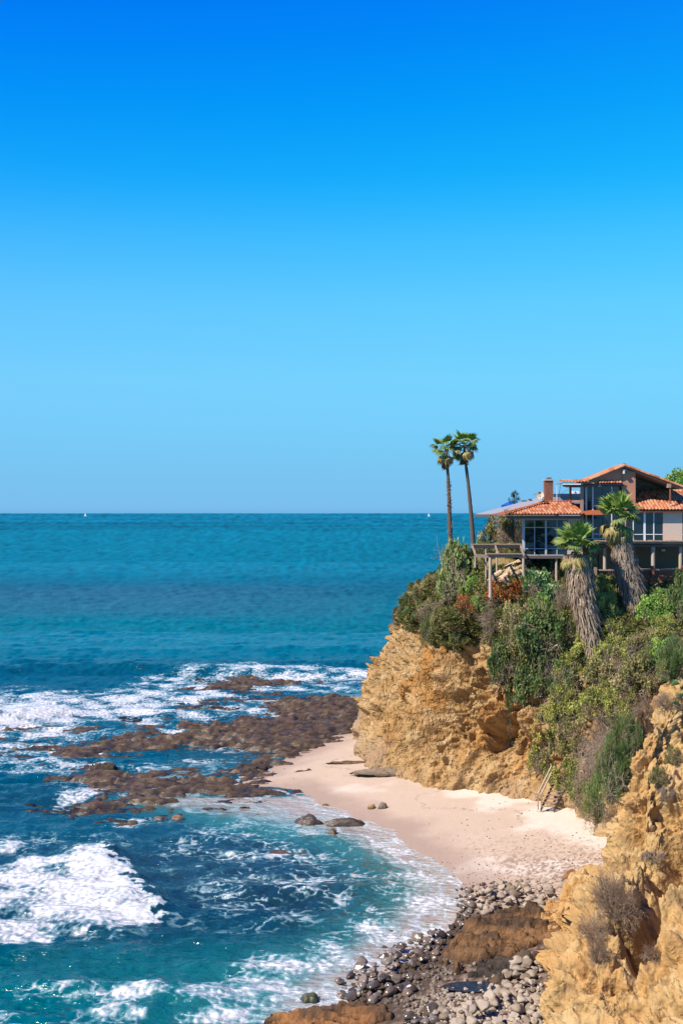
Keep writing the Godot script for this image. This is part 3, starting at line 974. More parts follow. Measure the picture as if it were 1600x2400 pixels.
func boulder_mesh(k: int) -> ArrayMesh:
	var sp := SphereMesh.new()
	sp.radial_segments = 18
	sp.rings = 10
	sp.radius = 0.5
	sp.height = 1.0
	var a := sp.get_mesh_arrays()
	var v: PackedVector3Array = a[Mesh.ARRAY_VERTEX]
	var n := noise("boulder", 1.0, 2)
	for i in v.size():
		var p := v[i]
		var r := 1.0 + 0.34 * n.get_noise_3dv(p * 1.3 + Vector3(k * 11.0, 0, 0)) + 0.1 * n.get_noise_3dv(p * 3.5 + Vector3(0, k * 9.0, 0))
		for q in 7:                               # a few worn flats
			var dn := Vector3(sin(k * 2.1 + q * 1.7), cos(k * 1.3 + q * 2.9), sin(k * 3.7 + q * 4.1)).normalized()
			var over := p.dot(dn) - 0.31
			if over > 0:
				p -= dn * over * 0.75
		v[i] = p * r
	a[Mesh.ARRAY_VERTEX] = v
	var st := SurfaceTool.new()
	var am := ArrayMesh.new()
	am.add_surface_from_arrays(Mesh.PRIMITIVE_TRIANGLES, a)
	st.create_from(am, 0)
	st.generate_normals()
	return st.commit()


var boulder_shapes: Array = []


func boulders(poly_px: Array, y: float, sizes: Vector2, most: int, wet: Callable, label_wet: String, label_dry: String, group: String, pile: float) -> void:
	var poly := PackedVector2Array()
	for k in range(0, poly_px.size(), 2):
		poly.append(plan(poly_px[k], poly_px[k + 1], y))
	var lo := Vector2(1e9, 1e9)
	var hi := -lo
	for p in poly:
		lo = lo.min(p)
		hi = hi.max(p)
	var placed := []
	for tries in 5000:
		if placed.size() >= most:
			break
		var p := Vector2(rng.randf_range(lo.x, hi.x), rng.randf_range(lo.y, hi.y))
		if not Geometry2D.is_point_in_polygon(p, poly):
			continue
		var s := lerpf(sizes.x, sizes.y, pow(rng.randf(), 1.7))
		var clash := false
		for o in placed:
			if p.distance_to(o[0]) < (s + o[1]) * 0.31:
				clash = true
				break
		if clash:
			continue
		placed.append([p, s])
	for o in placed:
		var p: Vector2 = o[0]
		var s: float = o[1]
		var wetness: float = wet.call(p)
		var tone := rng.randf()
		var c := Color(0.264, 0.202, 0.145).lerp(Color(0.44, 0.37, 0.295), tone).lerp(Color(0.317, 0.211, 0.15), 0.8 if rng.randf() < 0.15 else 0.0)
		c = c.lerp(Color(0.066, 0.0493, 0.0352), wetness)
		var is_wet := wetness > 0.5
		var key := "boulder_%s_%d" % ["wet" if is_wet else "dry", int(tone * 4.99)]
		if not M.has(key):
			var m: StandardMaterial3D = M["boulder_wet" if is_wet else "boulder_dry"].duplicate()
			m.albedo_color = c.linear_to_srgb()
			M[key] = m
		var size_word: String = "small" if s < lerpf(sizes.x, sizes.y, 0.15) else ("large" if s > lerpf(sizes.x, sizes.y, 0.5) else "middling")
		var tone_word: String = ["dark brown", "brown", "grey-brown", "grey", "pale grey"][int(tone * 4.99)] if not is_wet else ["blackest", "black", "dark", "dark grey", "slate grey"][int(tone * 4.99)]
		var fx := (p.x - lo.x) / (hi.x - lo.x)
		var fd := (p.y - lo.y) / (hi.y - lo.y)
		var spot: String = ["seaward", "middle", "landward"][clampi(int(fx * 3.0), 0, 2)] + " " + ["front", "centre", "back"][clampi(int(fd * 3.0), 0, 2)]
		var b := one("boulder", "%s %s boulder, %s of %s" % [size_word, tone_word, spot, label_wet if is_wet else label_dry], "boulder", boulder_shapes[rng.randi() % boulder_shapes.size()], M[key], Vector3.ZERO, group)
		var base := maxf(sand_height(p.x, p.y), -0.1)
		var edge := clampf(poly_sd(poly, p) / 1.2, 0, 1)
		b.position = Vector3(p.x, base + s * 0.22 + pile * edge * rng.randf(), -p.y)
		b.rotation = Vector3(rng.randf_range(-0.35, 0.35), rng.randf() * TAU, rng.randf_range(-0.35, 0.35))
		b.scale = Vector3(s * rng.randf_range(1.0, 1.35), s * rng.randf_range(0.62, 0.85), s * rng.randf_range(0.85, 1.1))


func make_rocks() -> void:
	var red := [Color(0.25, 0.125, 0.055), Color(0.15, 0.085, 0.048), Color(0.07, 0.045, 0.03)]
	var brown := [Color(0.17, 0.10, 0.055), Color(0.10, 0.07, 0.045), Color(0.035, 0.03, 0.025)]
	var dark := [Color(0.07, 0.055, 0.045), Color(0.10, 0.075, 0.055), Color(0.03, 0.026, 0.022)]
	var rusty := [Color(0.21, 0.115, 0.055), Color(0.105, 0.066, 0.04), Color(0.055, 0.04, 0.03)]
	var black := [Color(0.07, 0.055, 0.045), Color(0.045, 0.04, 0.036), Color(0.11, 0.08, 0.055)]
	make_ledge("long rusty brown rock ledge between the two boulder piles", [1040, 2272, 1052, 2226, 1090, 2192, 1150, 2166, 1250, 2156, 1330, 2165, 1330, 2230, 1230, 2246, 1180, 2256, 1120, 2272, 1070, 2286], 0.2, 0.62, 0.07, rusty)
	make_ledge("sloping ochre rock apron at the foot of the yellow spur", [1225, 2190, 1255, 2150, 1300, 2112, 1345, 2078, 1400, 2060, 1400, 2170, 1330, 2215], 0.5, 0.5, 0.12, [Color(0.46, 0.28, 0.115), Color(0.38, 0.21, 0.08), Color(0.50, 0.34, 0.17)])
	make_ledge("blackish wet rock hump above the tide pool", [1108, 2292, 1135, 2252, 1200, 2236, 1280, 2242, 1250, 2276, 1180, 2298], 0.5, 0.55, 0.0, black)
	make_ledge("black weedy knob standing on the left end of the near reef", [216, 1806, 225, 1794, 262, 1791, 280, 1798, 262, 1808], 0.3, 0.4, 0.0, black)
	make_ledge("dark knob on the near reef towards the sand", [552, 1800, 575, 1790, 625, 1788, 640, 1796, 600, 1803], 0.35, 0.25, 0.0, black)
	make_ledge("low rusty rock shelf beside the pale boulders", [1020, 2352, 1065, 2322, 1180, 2318, 1195, 2334, 1100, 2356], 0.5, 0.2, 0.03, rusty)
	make_ledge("flat brown rock rim around the small tide pool", [1000, 2330, 1010, 2296, 1090, 2300, 1190, 2300, 1190, 2312, 1080, 2316, 1050, 2336], 0.42, 0.1, 0.02, [Color(0.16, 0.10, 0.055), Color(0.10, 0.07, 0.045), Color(0.06, 0.045, 0.035)])
	make_ledge("rust-red weedy rock ledge at the bottom edge of the picture", [470, 2440, 510, 2404, 620, 2388, 700, 2374, 790, 2350, 865, 2354, 925, 2388, 940, 2440], 0.15, 0.42, 0.0, [Color(0.28, 0.135, 0.055), Color(0.16, 0.085, 0.045), Color(0.085, 0.055, 0.038)])
	make_ledge("thin dark ledge awash left of the rust-red ledge", [270, 2440, 320, 2402, 430, 2388, 520, 2394, 540, 2440], 0.1, 0.25, 0.0, [Color(0.17, 0.10, 0.055), Color(0.09, 0.062, 0.042), Color(0.05, 0.04, 0.032)])
	rock_mass("rock", "rounded dark rock at the water's edge with a ledge beside it", "rock", on_level(726, 1930, 0.0), Vector3(0.9, 0.42, 0.8), 0.0, 31.0, dark, M["reef"])
	rock_mass("rock", "long flat dark rock lying in the swash", "rock", on_level(805, 1934, 0.0), Vector3(1.45, 0.32, 0.45), 0.1, 33.0, dark, M["reef"])
	rock_mass("rock", "small brown rock in the foam below the long flat rock", "rock", on_level(780, 1957, -0.05), Vector3(0.32, 0.3, 0.3), 0.0, 35.0, brown, M["reef"])
	rock_mass("rock", "small yellowish stone on the sand, left of a pair", "rock", on_level(870, 1893, 0.2), Vector3(0.27, 0.26, 0.25), 0.0, 37.0, [Color(0.36, 0.23, 0.10), Color(0.2, 0.13, 0.07), Color(0.12, 0.08, 0.05)], M["stone"])
	rock_mass("rock", "small grey stone on the sand, right of a pair", "rock", on_level(897, 1894, 0.2), Vector3(0.34, 0.3, 0.28), 0.0, 39.0, [Color(0.2, 0.165, 0.13), Color(0.14, 0.12, 0.10), Color(0.1, 0.08, 0.06)], M["stone"])
	rock_mass("rock", "dark low rock awash in the channel left of two", "rock", on_level(376, 1922, 0.0), Vector3(0.55, 0.25, 0.5), 0.0, 45.0, dark, M["reef"])
	rock_mass("rock", "brown low rock awash in the channel right of two", "rock", on_level(415, 1920, 0.0), Vector3(0.5, 0.22, 0.5), 0.0, 47.0, brown, M["reef"])
	rock_mass("rock", "brown wave-washed rock hump in the shallows of the bay", "rock", on_level(665, 2002, -0.12), Vector3(1.8, 0.13, 0.7), 0.0, 49.0, dark, M["reef"])
	rock_mass("rock", "green weedy rock in the foam above the red ledge", "rock", on_level(725, 2345, 0.0), Vector3(0.42, 0.3, 0.35), 0.2, 51.0, [Color(0.06, 0.07, 0.03), Color(0.05, 0.05, 0.03), Color(0.03, 0.03, 0.025)], M["reef"])
	rock_mass("rock", "brown flat boulder lying on the sand by the yellow spur", "rock", on_level(1338, 2060, 1.0), Vector3(0.55, 0.42, 0.4), 0.1, 53.0, [Color(0.27, 0.14, 0.07), Color(0.2, 0.11, 0.06), Color(0.12, 0.08, 0.05)], M["stone"])
	rock_mass("rock", "pale smooth slab in front of the brown flat boulder", "rock", on_level(1335, 2076, 0.95), Vector3(0.6, 0.24, 0.35), 0.1, 55.0, [Color(0.36, 0.29, 0.21), Color(0.3, 0.25, 0.19), Color(0.2, 0.16, 0.12)], M["stone"])
	rock_mass("rock", "reddish flat rock at the cliff foot on the sand", "rock", on_level(1135, 1845, 0.75), Vector3(0.9, 0.35, 0.6), 0.0, 57.0, red, M["stone"])
	rock_mass("rock", "grey striped rock spit at the cliff corner on the sand", "rock", on_level(895, 1812, 0.7), Vector3(2.4, 0.28, 0.7), -0.2, 59.0, [Color(0.27, 0.20, 0.14), Color(0.19, 0.15, 0.11), Color(0.12, 0.09, 0.065)], M["stone"], "", "", 0.1)
	rock_mass("rock", "dark rock spit running onto the sand near the reef", "rock", on_level(845, 1790, 0.5), Vector3(2.2, 0.2, 0.6), -0.15, 61.0, brown, M["stone"], "", "", 0.1)
	for k in 7:
		boulder_shapes.append(boulder_mesh(k))
	boulders([1068, 2160, 1100, 2070, 1180, 2062, 1255, 2072, 1300, 2092, 1308, 2120, 1262, 2150, 1180, 2172, 1090, 2178], 0.4, Vector2(0.26, 0.6), 100, func(p): return clampf(0.95 - (p.x - 6.0) * 0.55, 0.05, 1.0) if p.x > 5.9 else 1.0, "the wet pile between surf and beach", "the dry pile at the beach end", "boulders in the pile by the beach", 0.45)
	boulders([770, 2300, 840, 2240, 920, 2204, 990, 2180, 1062, 2165, 1062, 2205, 1020, 2245, 1000, 2290, 970, 2330, 900, 2352, 800, 2335], 0.15, Vector2(0.24, 0.58), 85, func(_p): return 1.0, "the surf-washed pile left of the ledge", "", "wet boulders beside the rusty ledge", 0.35)
	boulders([940, 2420, 955, 2370, 1100, 2350, 1170, 2325, 1165, 2275, 1225, 2235, 1275, 2250, 1270, 2430], 0.5, Vector2(0.26, 0.6), 115, func(p): return 0.0 if p.x > 3.6 else 0.9, "the wet rocks beside the pale pile", "the pale pile below the yellow spur", "pale boulders below the yellow spur", 0.45)
	# small cobbles that fill the gaps between the boulders
	var cm := MultiMesh.new()
	cm.transform_format = MultiMesh.TRANSFORM_3D
	cm.use_colors = true
	cm.mesh = boulder_shapes[4]
	cm.instance_count = 1500
	var fields := [[1068, 1300, 2062, 2175], [800, 1065, 2165, 2350], [945, 1270, 2235, 2420], [945, 1270, 2330, 2420]]
	for k in 1500:
		var fd: Array = fields[k % 4]
		var p := on_level(rng.randf_range(fd[0], fd[1]), rng.randf_range(fd[2], fd[3]), 0.3)
		var h := maxf(sand_height(p.x, -p.z), -0.12)
		var s := rng.randf_range(0.09, 0.26)
		var wetness := clampf(1.3 - h * 3.2, 0.0, 1.0)
		cm.set_instance_transform(k, Transform3D(Basis.from_euler(Vector3(rng.randf(), rng.randf() * 6, rng.randf())).scaled(Vector3(s, s * 0.7, s)), Vector3(p.x, h + s * 0.2, p.z)))
		cm.set_instance_color(k, Color(0.34, 0.27, 0.20).lerp(Color(0.46, 0.40, 0.33), rng.randf()).lerp(Color(0.08, 0.06, 0.045), wetness))
	var cb := MultiMeshInstance3D.new()
	cb.name = "cobbles"
	cb.multimesh = cm
	cb.material_override = M["boulder_dry"]
	add_child(cb, true)
	tag(cb, "small cobbles filling the gaps between the shore boulders", "", "", "stuff")
	var pool := MB.new()
	var pc := on_level(1120, 2312, 0.42)
	pool.col = Color(0.02, 0.035, 0.05)
	for k in 24:
		pool.vert(pc + Vector3(cos(TAU * k / 24) * 1.5, 0, sin(TAU * k / 24) * 0.55))
	for k in 22:
		pool.tri(0, k + 1, k + 2)
	one("tide_pool", "small dark tide pool in the brown rock below the rusty ledge", "", pool.done(), M["sea"], Vector3.ZERO, "", "structure")
	# scattered drift pebbles and weed scraps on the sand
	var mm := MultiMesh.new()
	mm.transform_format = MultiMesh.TRANSFORM_3D
	mm.mesh = boulder_shapes[2]
	mm.instance_count = 420
	for k in 420:
		var px := rng.randf_range(1000, 1420)
		var py := rng.randf_range(1880, 2090)
		if rng.randf() < 0.6:
			py = rng.randf_range(2010, 2085)
		var p := on_level(px, py, 0.5)
		var h := sand_height(p.x, -p.z)
		var s := rng.randf_range(0.04, 0.11)
		mm.set_instance_transform(k, Transform3D(Basis.from_euler(Vector3(rng.randf(), rng.randf() * 6, 0)).scaled(Vector3(s, s * 0.6, s)), Vector3(p.x, h + 0.01, p.z)))
	var pb := MultiMeshInstance3D.new()
	pb.name = "pebbles"
	pb.multimesh = mm
	var pm: StandardMaterial3D = M["boulder_dry"].duplicate()
	pm.albedo_color = Color(0.17, 0.13, 0.10).linear_to_srgb()
	pb.material_override = pm
	add_child(pb, true)
	tag(pb, "dark pebbles and drift scraps strewn on the beach", "", "", "stuff")


# ---------------------------------------------------------------- plants
func leaf_cloud(seed_n: int, lobes: Array, clusters: int, per: int, leaf: Vector2, pal: Array, spread := 0.16, up := 0.25, hang := 0.0) -> ArrayMesh:
	rng.seed = seed_n
	var m := MB.new()
	var total := 0.0
	for l in lobes:
		total += l[1] * l[1]
	# boughs: leaf clusters gather on them, with gaps between
	var boughs := []
	for k in maxi(14, clusters / 9):
		var pick := rng.randf() * total
		var lobe: Array = lobes[0]
		for l in lobes:
			pick -= l[1] * l[1]
			if pick <= 0:
				lobe = l
				break
		var n := rdir()
		n.y = n.y * 0.8 + 0.2
		n = n.normalized()
		boughs.append([lobe[0] + n * lobe[1] * rng.randf_range(0.66, 1.12), n, pal[rng.randi() % pal.size()], rng.randf_range(0.75, 1.3)])
	for k in clusters:
		var bough: Array = boughs[rng.randi() % boughs.size()]
		var n: Vector3 = bough[1]
		var p: Vector3 = bough[0] + rdir() * 0.125 * sqrt(rng.randf()) - n * 0.06
		if p.y < 0.0:
			p.y *= 0.3
		var shade: float = bough[3]
		var base: Color = (pal[rng.randi() % pal.size()] as Color).lerp(bough[2], 0.6) * shade
		for j in per:
			var d := (n * 0.55 + Vector3(0, up, 0) + rdir()).normalized()
			d.y -= hang * rng.randf()
			d = d.normalized()
			var s := d.cross(rdir()).normalized() * leaf.y * 0.5 * rng.randf_range(0.7, 1.2)
			var q := p + rdir() * spread * rng.randf()
			var l := leaf.x * rng.randf_range(0.6, 1.25)
			var t := rng.randf_range(0.72, 1.3)
			m.col = Color(base.r * t, base.g * t, base.b * t)
			m.quad(q, q + d * l * 0.55 + s, q + d * l, q + d * l * 0.55 - s)
	return m.done()


func twig_cloud(seed_n: int, stems: int, pal: Array, r := 0.012, levels := 3, hang := 0.0) -> ArrayMesh:
	rng.seed = seed_n
	var m := MB.new()
	var todo := []
	for k in stems:
		var a := rng.randf() * TAU
		var e := rng.randf_range(0.1, 1.3)
		todo.append([Vector3(cos(a) * 0.25 * rng.randf(), 0, sin(a) * 0.25 * rng.randf()), Vector3(cos(a) * cos(e), sin(e), sin(a) * cos(e)), rng.randf_range(0.4, 0.75), r, levels])
	while todo.size():
		var t: Array = todo.pop_back()
		var p: Vector3 = t[0]
		var d: Vector3 = t[1]
		var l: float = t[2]
		var mid := p + d * l * 0.5 + rdir() * l * 0.09
		d = (d + rdir() * 0.4 + Vector3(0, -hang, 0)).normalized()
		var end := mid + d * l * 0.5
		m.col = pal[rng.randi() % pal.size()]
		m.tube([p, mid, end], [t[3], t[3] * 0.8, t[3] * 0.55], 3, false)
		if t[4] > 0:
			for b in rng.randi_range(2, 4):
				todo.append([mid.lerp(end, rng.randf()), (d + rdir() * 0.85).normalized(), l * rng.randf_range(0.5, 0.8), t[3] * 0.62, t[4] - 1])
	return m.done()


func rosette(seed_n: int, leaves: int, pal: Array, droop := 0.2) -> ArrayMesh:   # an agave of radius about 1
	rng.seed = seed_n
	var m := MB.new()
	for k in leaves:
		var a := k * 2.399
		var e := lerpf(0.15, 1.35, float(k) / leaves)
		var d := Vector3(cos(a) * cos(e), sin(e), sin(a) * cos(e))
		var s := d.cross(Vector3.UP).normalized() * 0.11
		var n := s.cross(d).normalized() * 0.04
		var l := rng.randf_range(0.8, 1.1)
		var p := Vector3(cos(a), 0, sin(a)) * 0.08
		var q := p + d * l * 0.5
		var t := p + d * l + Vector3(0, -droop * cos(e), 0)
		m.col = pal[rng.randi() % pal.size()]
		m.quad(p + n, p - s, q - s * 1.15 + n, q)
		m.quad(p + n, q, q + s * 1.15 + n, p + s)
		m.quad(q, q - s * 1.15 + n, t, q + s * 1.15 + n)
	return m.done()


var P := {}


func make_plant_kit() -> void:
	var lob := [[Vector3(0, 0.45, 0), 0.5], [Vector3(0.45, 0.32, 0.1), 0.42], [Vector3(-0.45, 0.35, -0.1), 0.44], [Vector3(0.1, 0.35, 0.45), 0.42], [Vector3(-0.15, 0.3, -0.45), 0.4], [Vector3(0.35, 0.62, -0.2), 0.3], [Vector3(-0.35, 0.66, 0.2), 0.28]]
	var lob2 := [[Vector3(-0.1, 0.5, 0), 0.48], [Vector3(0.5, 0.22, 0.2), 0.34], [Vector3(-0.55, 0.25, 0.1), 0.36], [Vector3(0.2, 0.25, 0.5), 0.36], [Vector3(0, 0.25, -0.5), 0.36], [Vector3(0.3, 0.75, 0.1), 0.26], [Vector3(-0.3, 0.8, -0.15), 0.22], [Vector3(0.65, 0.5, 0.0), 0.2], [Vector3(-0.6, 0.55, 0.25), 0.2]]
	var dark := [Color(0.072, 0.133, 0.043), Color(0.102, 0.170, 0.053), Color(0.133, 0.181, 0.061), Color(0.181, 0.206, 0.078)]
	var olive := [Color(0.242, 0.255, 0.085), Color(0.181, 0.205, 0.072), Color(0.315, 0.278, 0.122), Color(0.387, 0.290, 0.170)]
	var lime := [Color(0.405, 0.419, 0.101), Color(0.311, 0.351, 0.088), Color(0.216, 0.257, 0.081), Color(0.486, 0.459, 0.149)]
	var gold := [Color(0.468, 0.416, 0.098), Color(0.351, 0.351, 0.091), Color(0.182, 0.234, 0.072), Color(0.130, 0.182, 0.072)]
	var fresh := [Color(0.174, 0.329, 0.068), Color(0.252, 0.426, 0.097), Color(0.117, 0.232, 0.058), Color(0.349, 0.464, 0.097)]
	var coast := [Color(0.19, 0.25, 0.08), Color(0.25, 0.31, 0.10), Color(0.12, 0.17, 0.055), Color(0.33, 0.36, 0.15)]
	var pale := [Color(0.20, 0.33, 0.14), Color(0.28, 0.42, 0.20), Color(0.12, 0.22, 0.08), Color(0.38, 0.47, 0.26)]
	var rust := [Color(0.518, 0.138, 0.029), Color(0.389, 0.121, 0.032), Color(0.550, 0.194, 0.049), Color(0.227, 0.145, 0.049)]
	var grey := [Color(0.33, 0.255, 0.19), Color(0.23, 0.175, 0.13), Color(0.42, 0.335, 0.26), Color(0.17, 0.125, 0.095)]
	var _brown := [Color(0.17, 0.105, 0.065), Color(0.12, 0.08, 0.05), Color(0.24, 0.16, 0.10)]
	for v in 2:
		var l: Array = lob if v == 0 else lob2
		P["dark%d" % v] = leaf_cloud(11 + v, l, 620, 9, Vector2(0.095, 0.062), dark)
		P["olive%d" % v] = leaf_cloud(21 + v, l, 560, 9, Vector2(0.095, 0.05), olive)
		P["lime%d" % v] = leaf_cloud(31 + v, l, 800, 9, Vector2(0.085, 0.042), lime, 0.12, 0.5)
		P["gold%d" % v] = leaf_cloud(41 + v, l, 760, 9, Vector2(0.09, 0.052), gold, 0.12, 0.4)
		P["fresh%d" % v] = leaf_cloud(51 + v, l, 520, 9, Vector2(0.10, 0.06), fresh)
		P["coast%d" % v] = leaf_cloud(61 + v, l, 560, 10, Vector2(0.11, 0.065), coast, 0.13, 0.5)
		P["pale%d" % v] = leaf_cloud(71 + v, l, 190, 9, Vector2(0.26, 0.10), pale, 0.10, 0.5)
		P["rust%d" % v] = leaf_cloud(81 + v, l, 360, 8, Vector2(0.10, 0.06), rust, 0.14, 0.6)
		P["grass%d" % v] = leaf_cloud(91 + v, l, 900, 9, Vector2(0.19, 0.016), [Color(0.12, 0.19, 0.05), Color(0.08, 0.14, 0.045), Color(0.18, 0.24, 0.09), Color(0.26, 0.26, 0.11)], 0.12, 0.7)
		P["dead%d" % v] = twig_cloud(101 + v, 46, grey, 0.013, 3)
		P["deadfine%d" % v] = twig_cloud(111 + v, 70, [Color(0.25, 0.175, 0.12), Color(0.18, 0.125, 0.088), Color(0.33, 0.24, 0.17)], 0.014, 3)
		P["tangle%d" % v] = twig_cloud(121 + v, 60, grey, 0.012, 3, 0.25)
		P["tuft%d" % v] = leaf_cloud(131 + v, l, 420, 9, Vector2(0.22, 0.02), [Color(0.15, 0.09, 0.055), Color(0.10, 0.06, 0.04), Color(0.22, 0.15, 0.09)], 0.1, 0.6)
		P["mauve%d" % v] = leaf_cloud(141 + v, l, 300, 8, Vector2(0.14, 0.02), [Color(0.33, 0.26, 0.30), Color(0.25, 0.19, 0.21), Color(0.20, 0.19, 0.10)], 0.1, 0.8)
		P["stems%d" % v] = twig_cloud(151 + v, 22, grey, 0.016, 3)
		P["agave%d" % v] = rosette(161 + v, 34, pale)


# kind -> [foliage mesh, name, category, name of the foliage part]
const KINDS := {
	"dark": ["bush", "foliage"], "olive": ["bush", "foliage"], "lime": ["bush", "foliage"], "gold": ["bush", "foliage"], "fresh": ["bush", "foliage"], "coast": ["bush", "foliage"],
	"pale": ["succulent", "foliage"], "rust": ["flowering bush", "foliage"], "grass": ["trailing plant", "foliage"], "tuft": ["dry tuft", "foliage"], "mauve": ["flowering bush", "foliage"],
	"dead": ["dead bush", "twigs"], "deadfine": ["dead bush", "twigs"], "tangle": ["dead bush", "twigs"], "agave": ["agave", "leaf_rosette"],
}


func plant(kind: String, px: float, py: float, wide: float, high: float, label: String, group := "", dist := 0.0, deep := 0.8, lean := 0.0) -> void:
	# px, py: where the plant leaves the ground; wide, high: its size in photograph pixels there
	var g := ground(px, py) if dist == 0.0 else at(px, py, dist)
	var k := -g.z / F
	var how: Array = KINDS[kind]
	var cat: String = how[0]
	var o := thing(cat.replace(" ", "_"), label, cat, g + Vector3(0, -0.12, 0), group)
	o.rotation = Vector3(0, 0, lean)
	var f := part(o, how[1], P["%s%d" % [kind, rng.randi() % 2]], M["twig" if kind in ["dead", "deadfine", "tangle"] else "leaf"])
	if kind in ["dead", "deadfine", "tangle"]:
		f.scale = Vector3(wide * k * 0.5, high * k * 0.9, wide * k * 0.5 * deep)
	elif kind == "agave":
		f.scale = Vector3.ONE * wide * k * 0.5
	else:
		f.scale = Vector3(wide * k * 0.55, high * k * 1.02, wide * k * 0.55 * deep)
		var s := part(o, "stem", P["stems%d" % (rng.randi() % 2)], M["twig"])
		s.scale = f.scale * Vector3(0.85, 0.8, 0.85)
		s.rotation.y = rng.randf() * TAU
	f.rotation.y = rng.randf_range(-0.5, 0.5) + (PI if rng.randf() < 0.5 else 0.0)


func make_plants() -> void:
	make_plant_kit()
	rng.seed = 77
	# headland brow, from the sea side inland
	plant("tuft", 932, 1464, 34, 44, "brown dry tuft overhanging the seaward edge of the headland")
	plant("dark", 958, 1414, 54, 26, "dark scrub at the seaward brow of the headland")
	plant("olive", 985, 1396, 54, 28, "olive scrub below the rounded coastal bush")
	plant("olive", 1014, 1374, 56, 30, "olive hedge just left of the rounded coastal bush")
	plant("dark", 946, 1442, 40, 26, "small dark bush above the brown overhanging tuft")
	for q in [[955, 1432, 34, "pale green agave in the scrub, upper left of five on the headland brow"], [972, 1446, 32, "pale green agave in the middle of five on the headland brow"], [1000, 1425, 30, "pale green agave farthest right of five on the headland brow"], [985, 1412, 28, "pale green agave highest of five on the headland brow"], [940, 1446, 28, "pale green agave nearest the sea of five on the headland brow"]]:
		plant("agave", q[0], q[1], q[2], q[2], q[3])
	plant("pale", 968, 1482, 46, 40, "clump of pale blue-green succulents hanging at the cliff edge")
	plant("coast", 1072, 1392, 104, 120, "big rounded grey-green coastal bush under the two tall palms")
	plant("coast", 1048, 1404, 60, 62, "left flank bush of the big rounded coastal bush")
	plant("coast", 1105, 1352, 60, 66, "small rounded bush under the end of the weathered deck")
	plant("coast", 1065, 1312, 60, 44, "leafy top bush at the foot of the tall palms")
	plant("tangle", 1010, 1440, 70, 40, "grey tangle of bare twigs below the rounded coastal bush")
	plant("olive", 1040, 1472, 70, 50, "olive bush on the brow above the bare cliff")
	plant("grass", 1012, 1505, 56, 66, "trailing green-brown plant hanging over the headland cliff")
	plant("dark", 1076, 1500, 56, 70, "dark bush hanging over the edge of the ribbed cliff")
	plant("grass", 1092, 1540, 36, 76, "dark green creeper trailing down the cliff beside the bare rib")
	plant("rust", 1092, 1432, 62, 40, "small rust-red flowering patch, the one nearest the sea")
	plant("fresh", 1122, 1426, 50, 36, "bright green patch between the two rust-red flowering patches")
	plant("rust", 1172, 1416, 86, 60, "large rust-red flowering patch under the deck post")
	plant("rust", 1216, 1396, 60, 42, "rust-red flowering patch beside the succulents")
	plant("dead", 1155, 1456, 70, 36, "grey-brown dead bush below the large rust-red patch")
	plant("dead", 1146, 1500, 40, 62, "bare dead bush dangling over the rock at the cliff rib")
	plant("lime", 1196, 1440, 70, 26, "green bush in front of the large rust-red patch")
	plant("fresh", 1110, 1380, 46, 34, "small green bush left of the front deck post")
	plant("pale", 1262, 1396, 74, 62, "large mass of pale green succulents below the glass room")
	plant("pale", 1290, 1420, 62, 56, "second mass of succulents left of the shaggy palm")
	plant("pale", 1240, 1372, 44, 40, "pale succulents under the corner post of the glass room")
	plant("fresh", 1268, 1432, 60, 46, "fresh green bush below the mass of succulents")
	plant("dark", 1303, 1352, 40, 46, "dark bush in the shade under the glass room")
	plant("dead", 1318, 1428, 44, 60, "bare twiggy bush against the left side of the shaggy palm")
	# the dark bushes over the bare cliff
	plant("olive", 1216, 1500, 100, 92, "olive-brown bush, top left of the dark mass on the cliff")
	plant("dark", 1188, 1595, 96, 112, "dark bush hanging at the left of the dark mass on the cliff")
	plant("dark", 1275, 1530, 130, 118, "large dark green bush in the middle of the dark mass")
	plant("dark", 1330, 1560, 90, 110, "dark bush at the foot of the left shaggy palm")
	plant("dark", 1255, 1628, 116, 124, "dark bush at the lower end of the dark mass")
	plant("olive", 1205, 1636, 70, 66, "olive bush hanging below the dark mass on the bare rock")
	plant("dark", 1322, 1640, 84, 100, "dark shaded bush above the yellow-green slope")
	plant("grass", 1192, 1690, 22, 70, "thin strand of creeper hanging on the bare ochre rock")
	# between and right of the shaggy palms
	plant("lime", 1420, 1400, 76, 58, "yellow-green bush between the two shaggy palms, upper one")
	plant("lime", 1415, 1450, 84, 62, "yellow-green bush between the two shaggy palms, middle one")
	plant("gold", 1438, 1500, 80, 60, "golden bush between the feet of the shaggy palms")
	plant("rust", 1420, 1470, 40, 26, "reddish patch between the two shaggy palms")
	plant("fresh", 1545, 1412, 80, 40, "green hedge bush below the red timber wall")
	plant("fresh", 1530, 1450, 84, 60, "green bush right of the leaning shaggy palm")
	plant("fresh", 1580, 1445, 80, 56, "green bush above the iron gate")
	plant("dark", 1598, 1460, 70, 118, "tall dark green bush at the right edge above the gate")
	plant("lime", 1555, 1490, 80, 50, "yellow-green bush left of the iron gate")
	plant("agave", 1480, 1372, 26, 26, "small agave growing under the red timber wall")
	plant("agave", 1425, 1330, 34, 34, "blue-green agave in the shade under the deck between the palms")
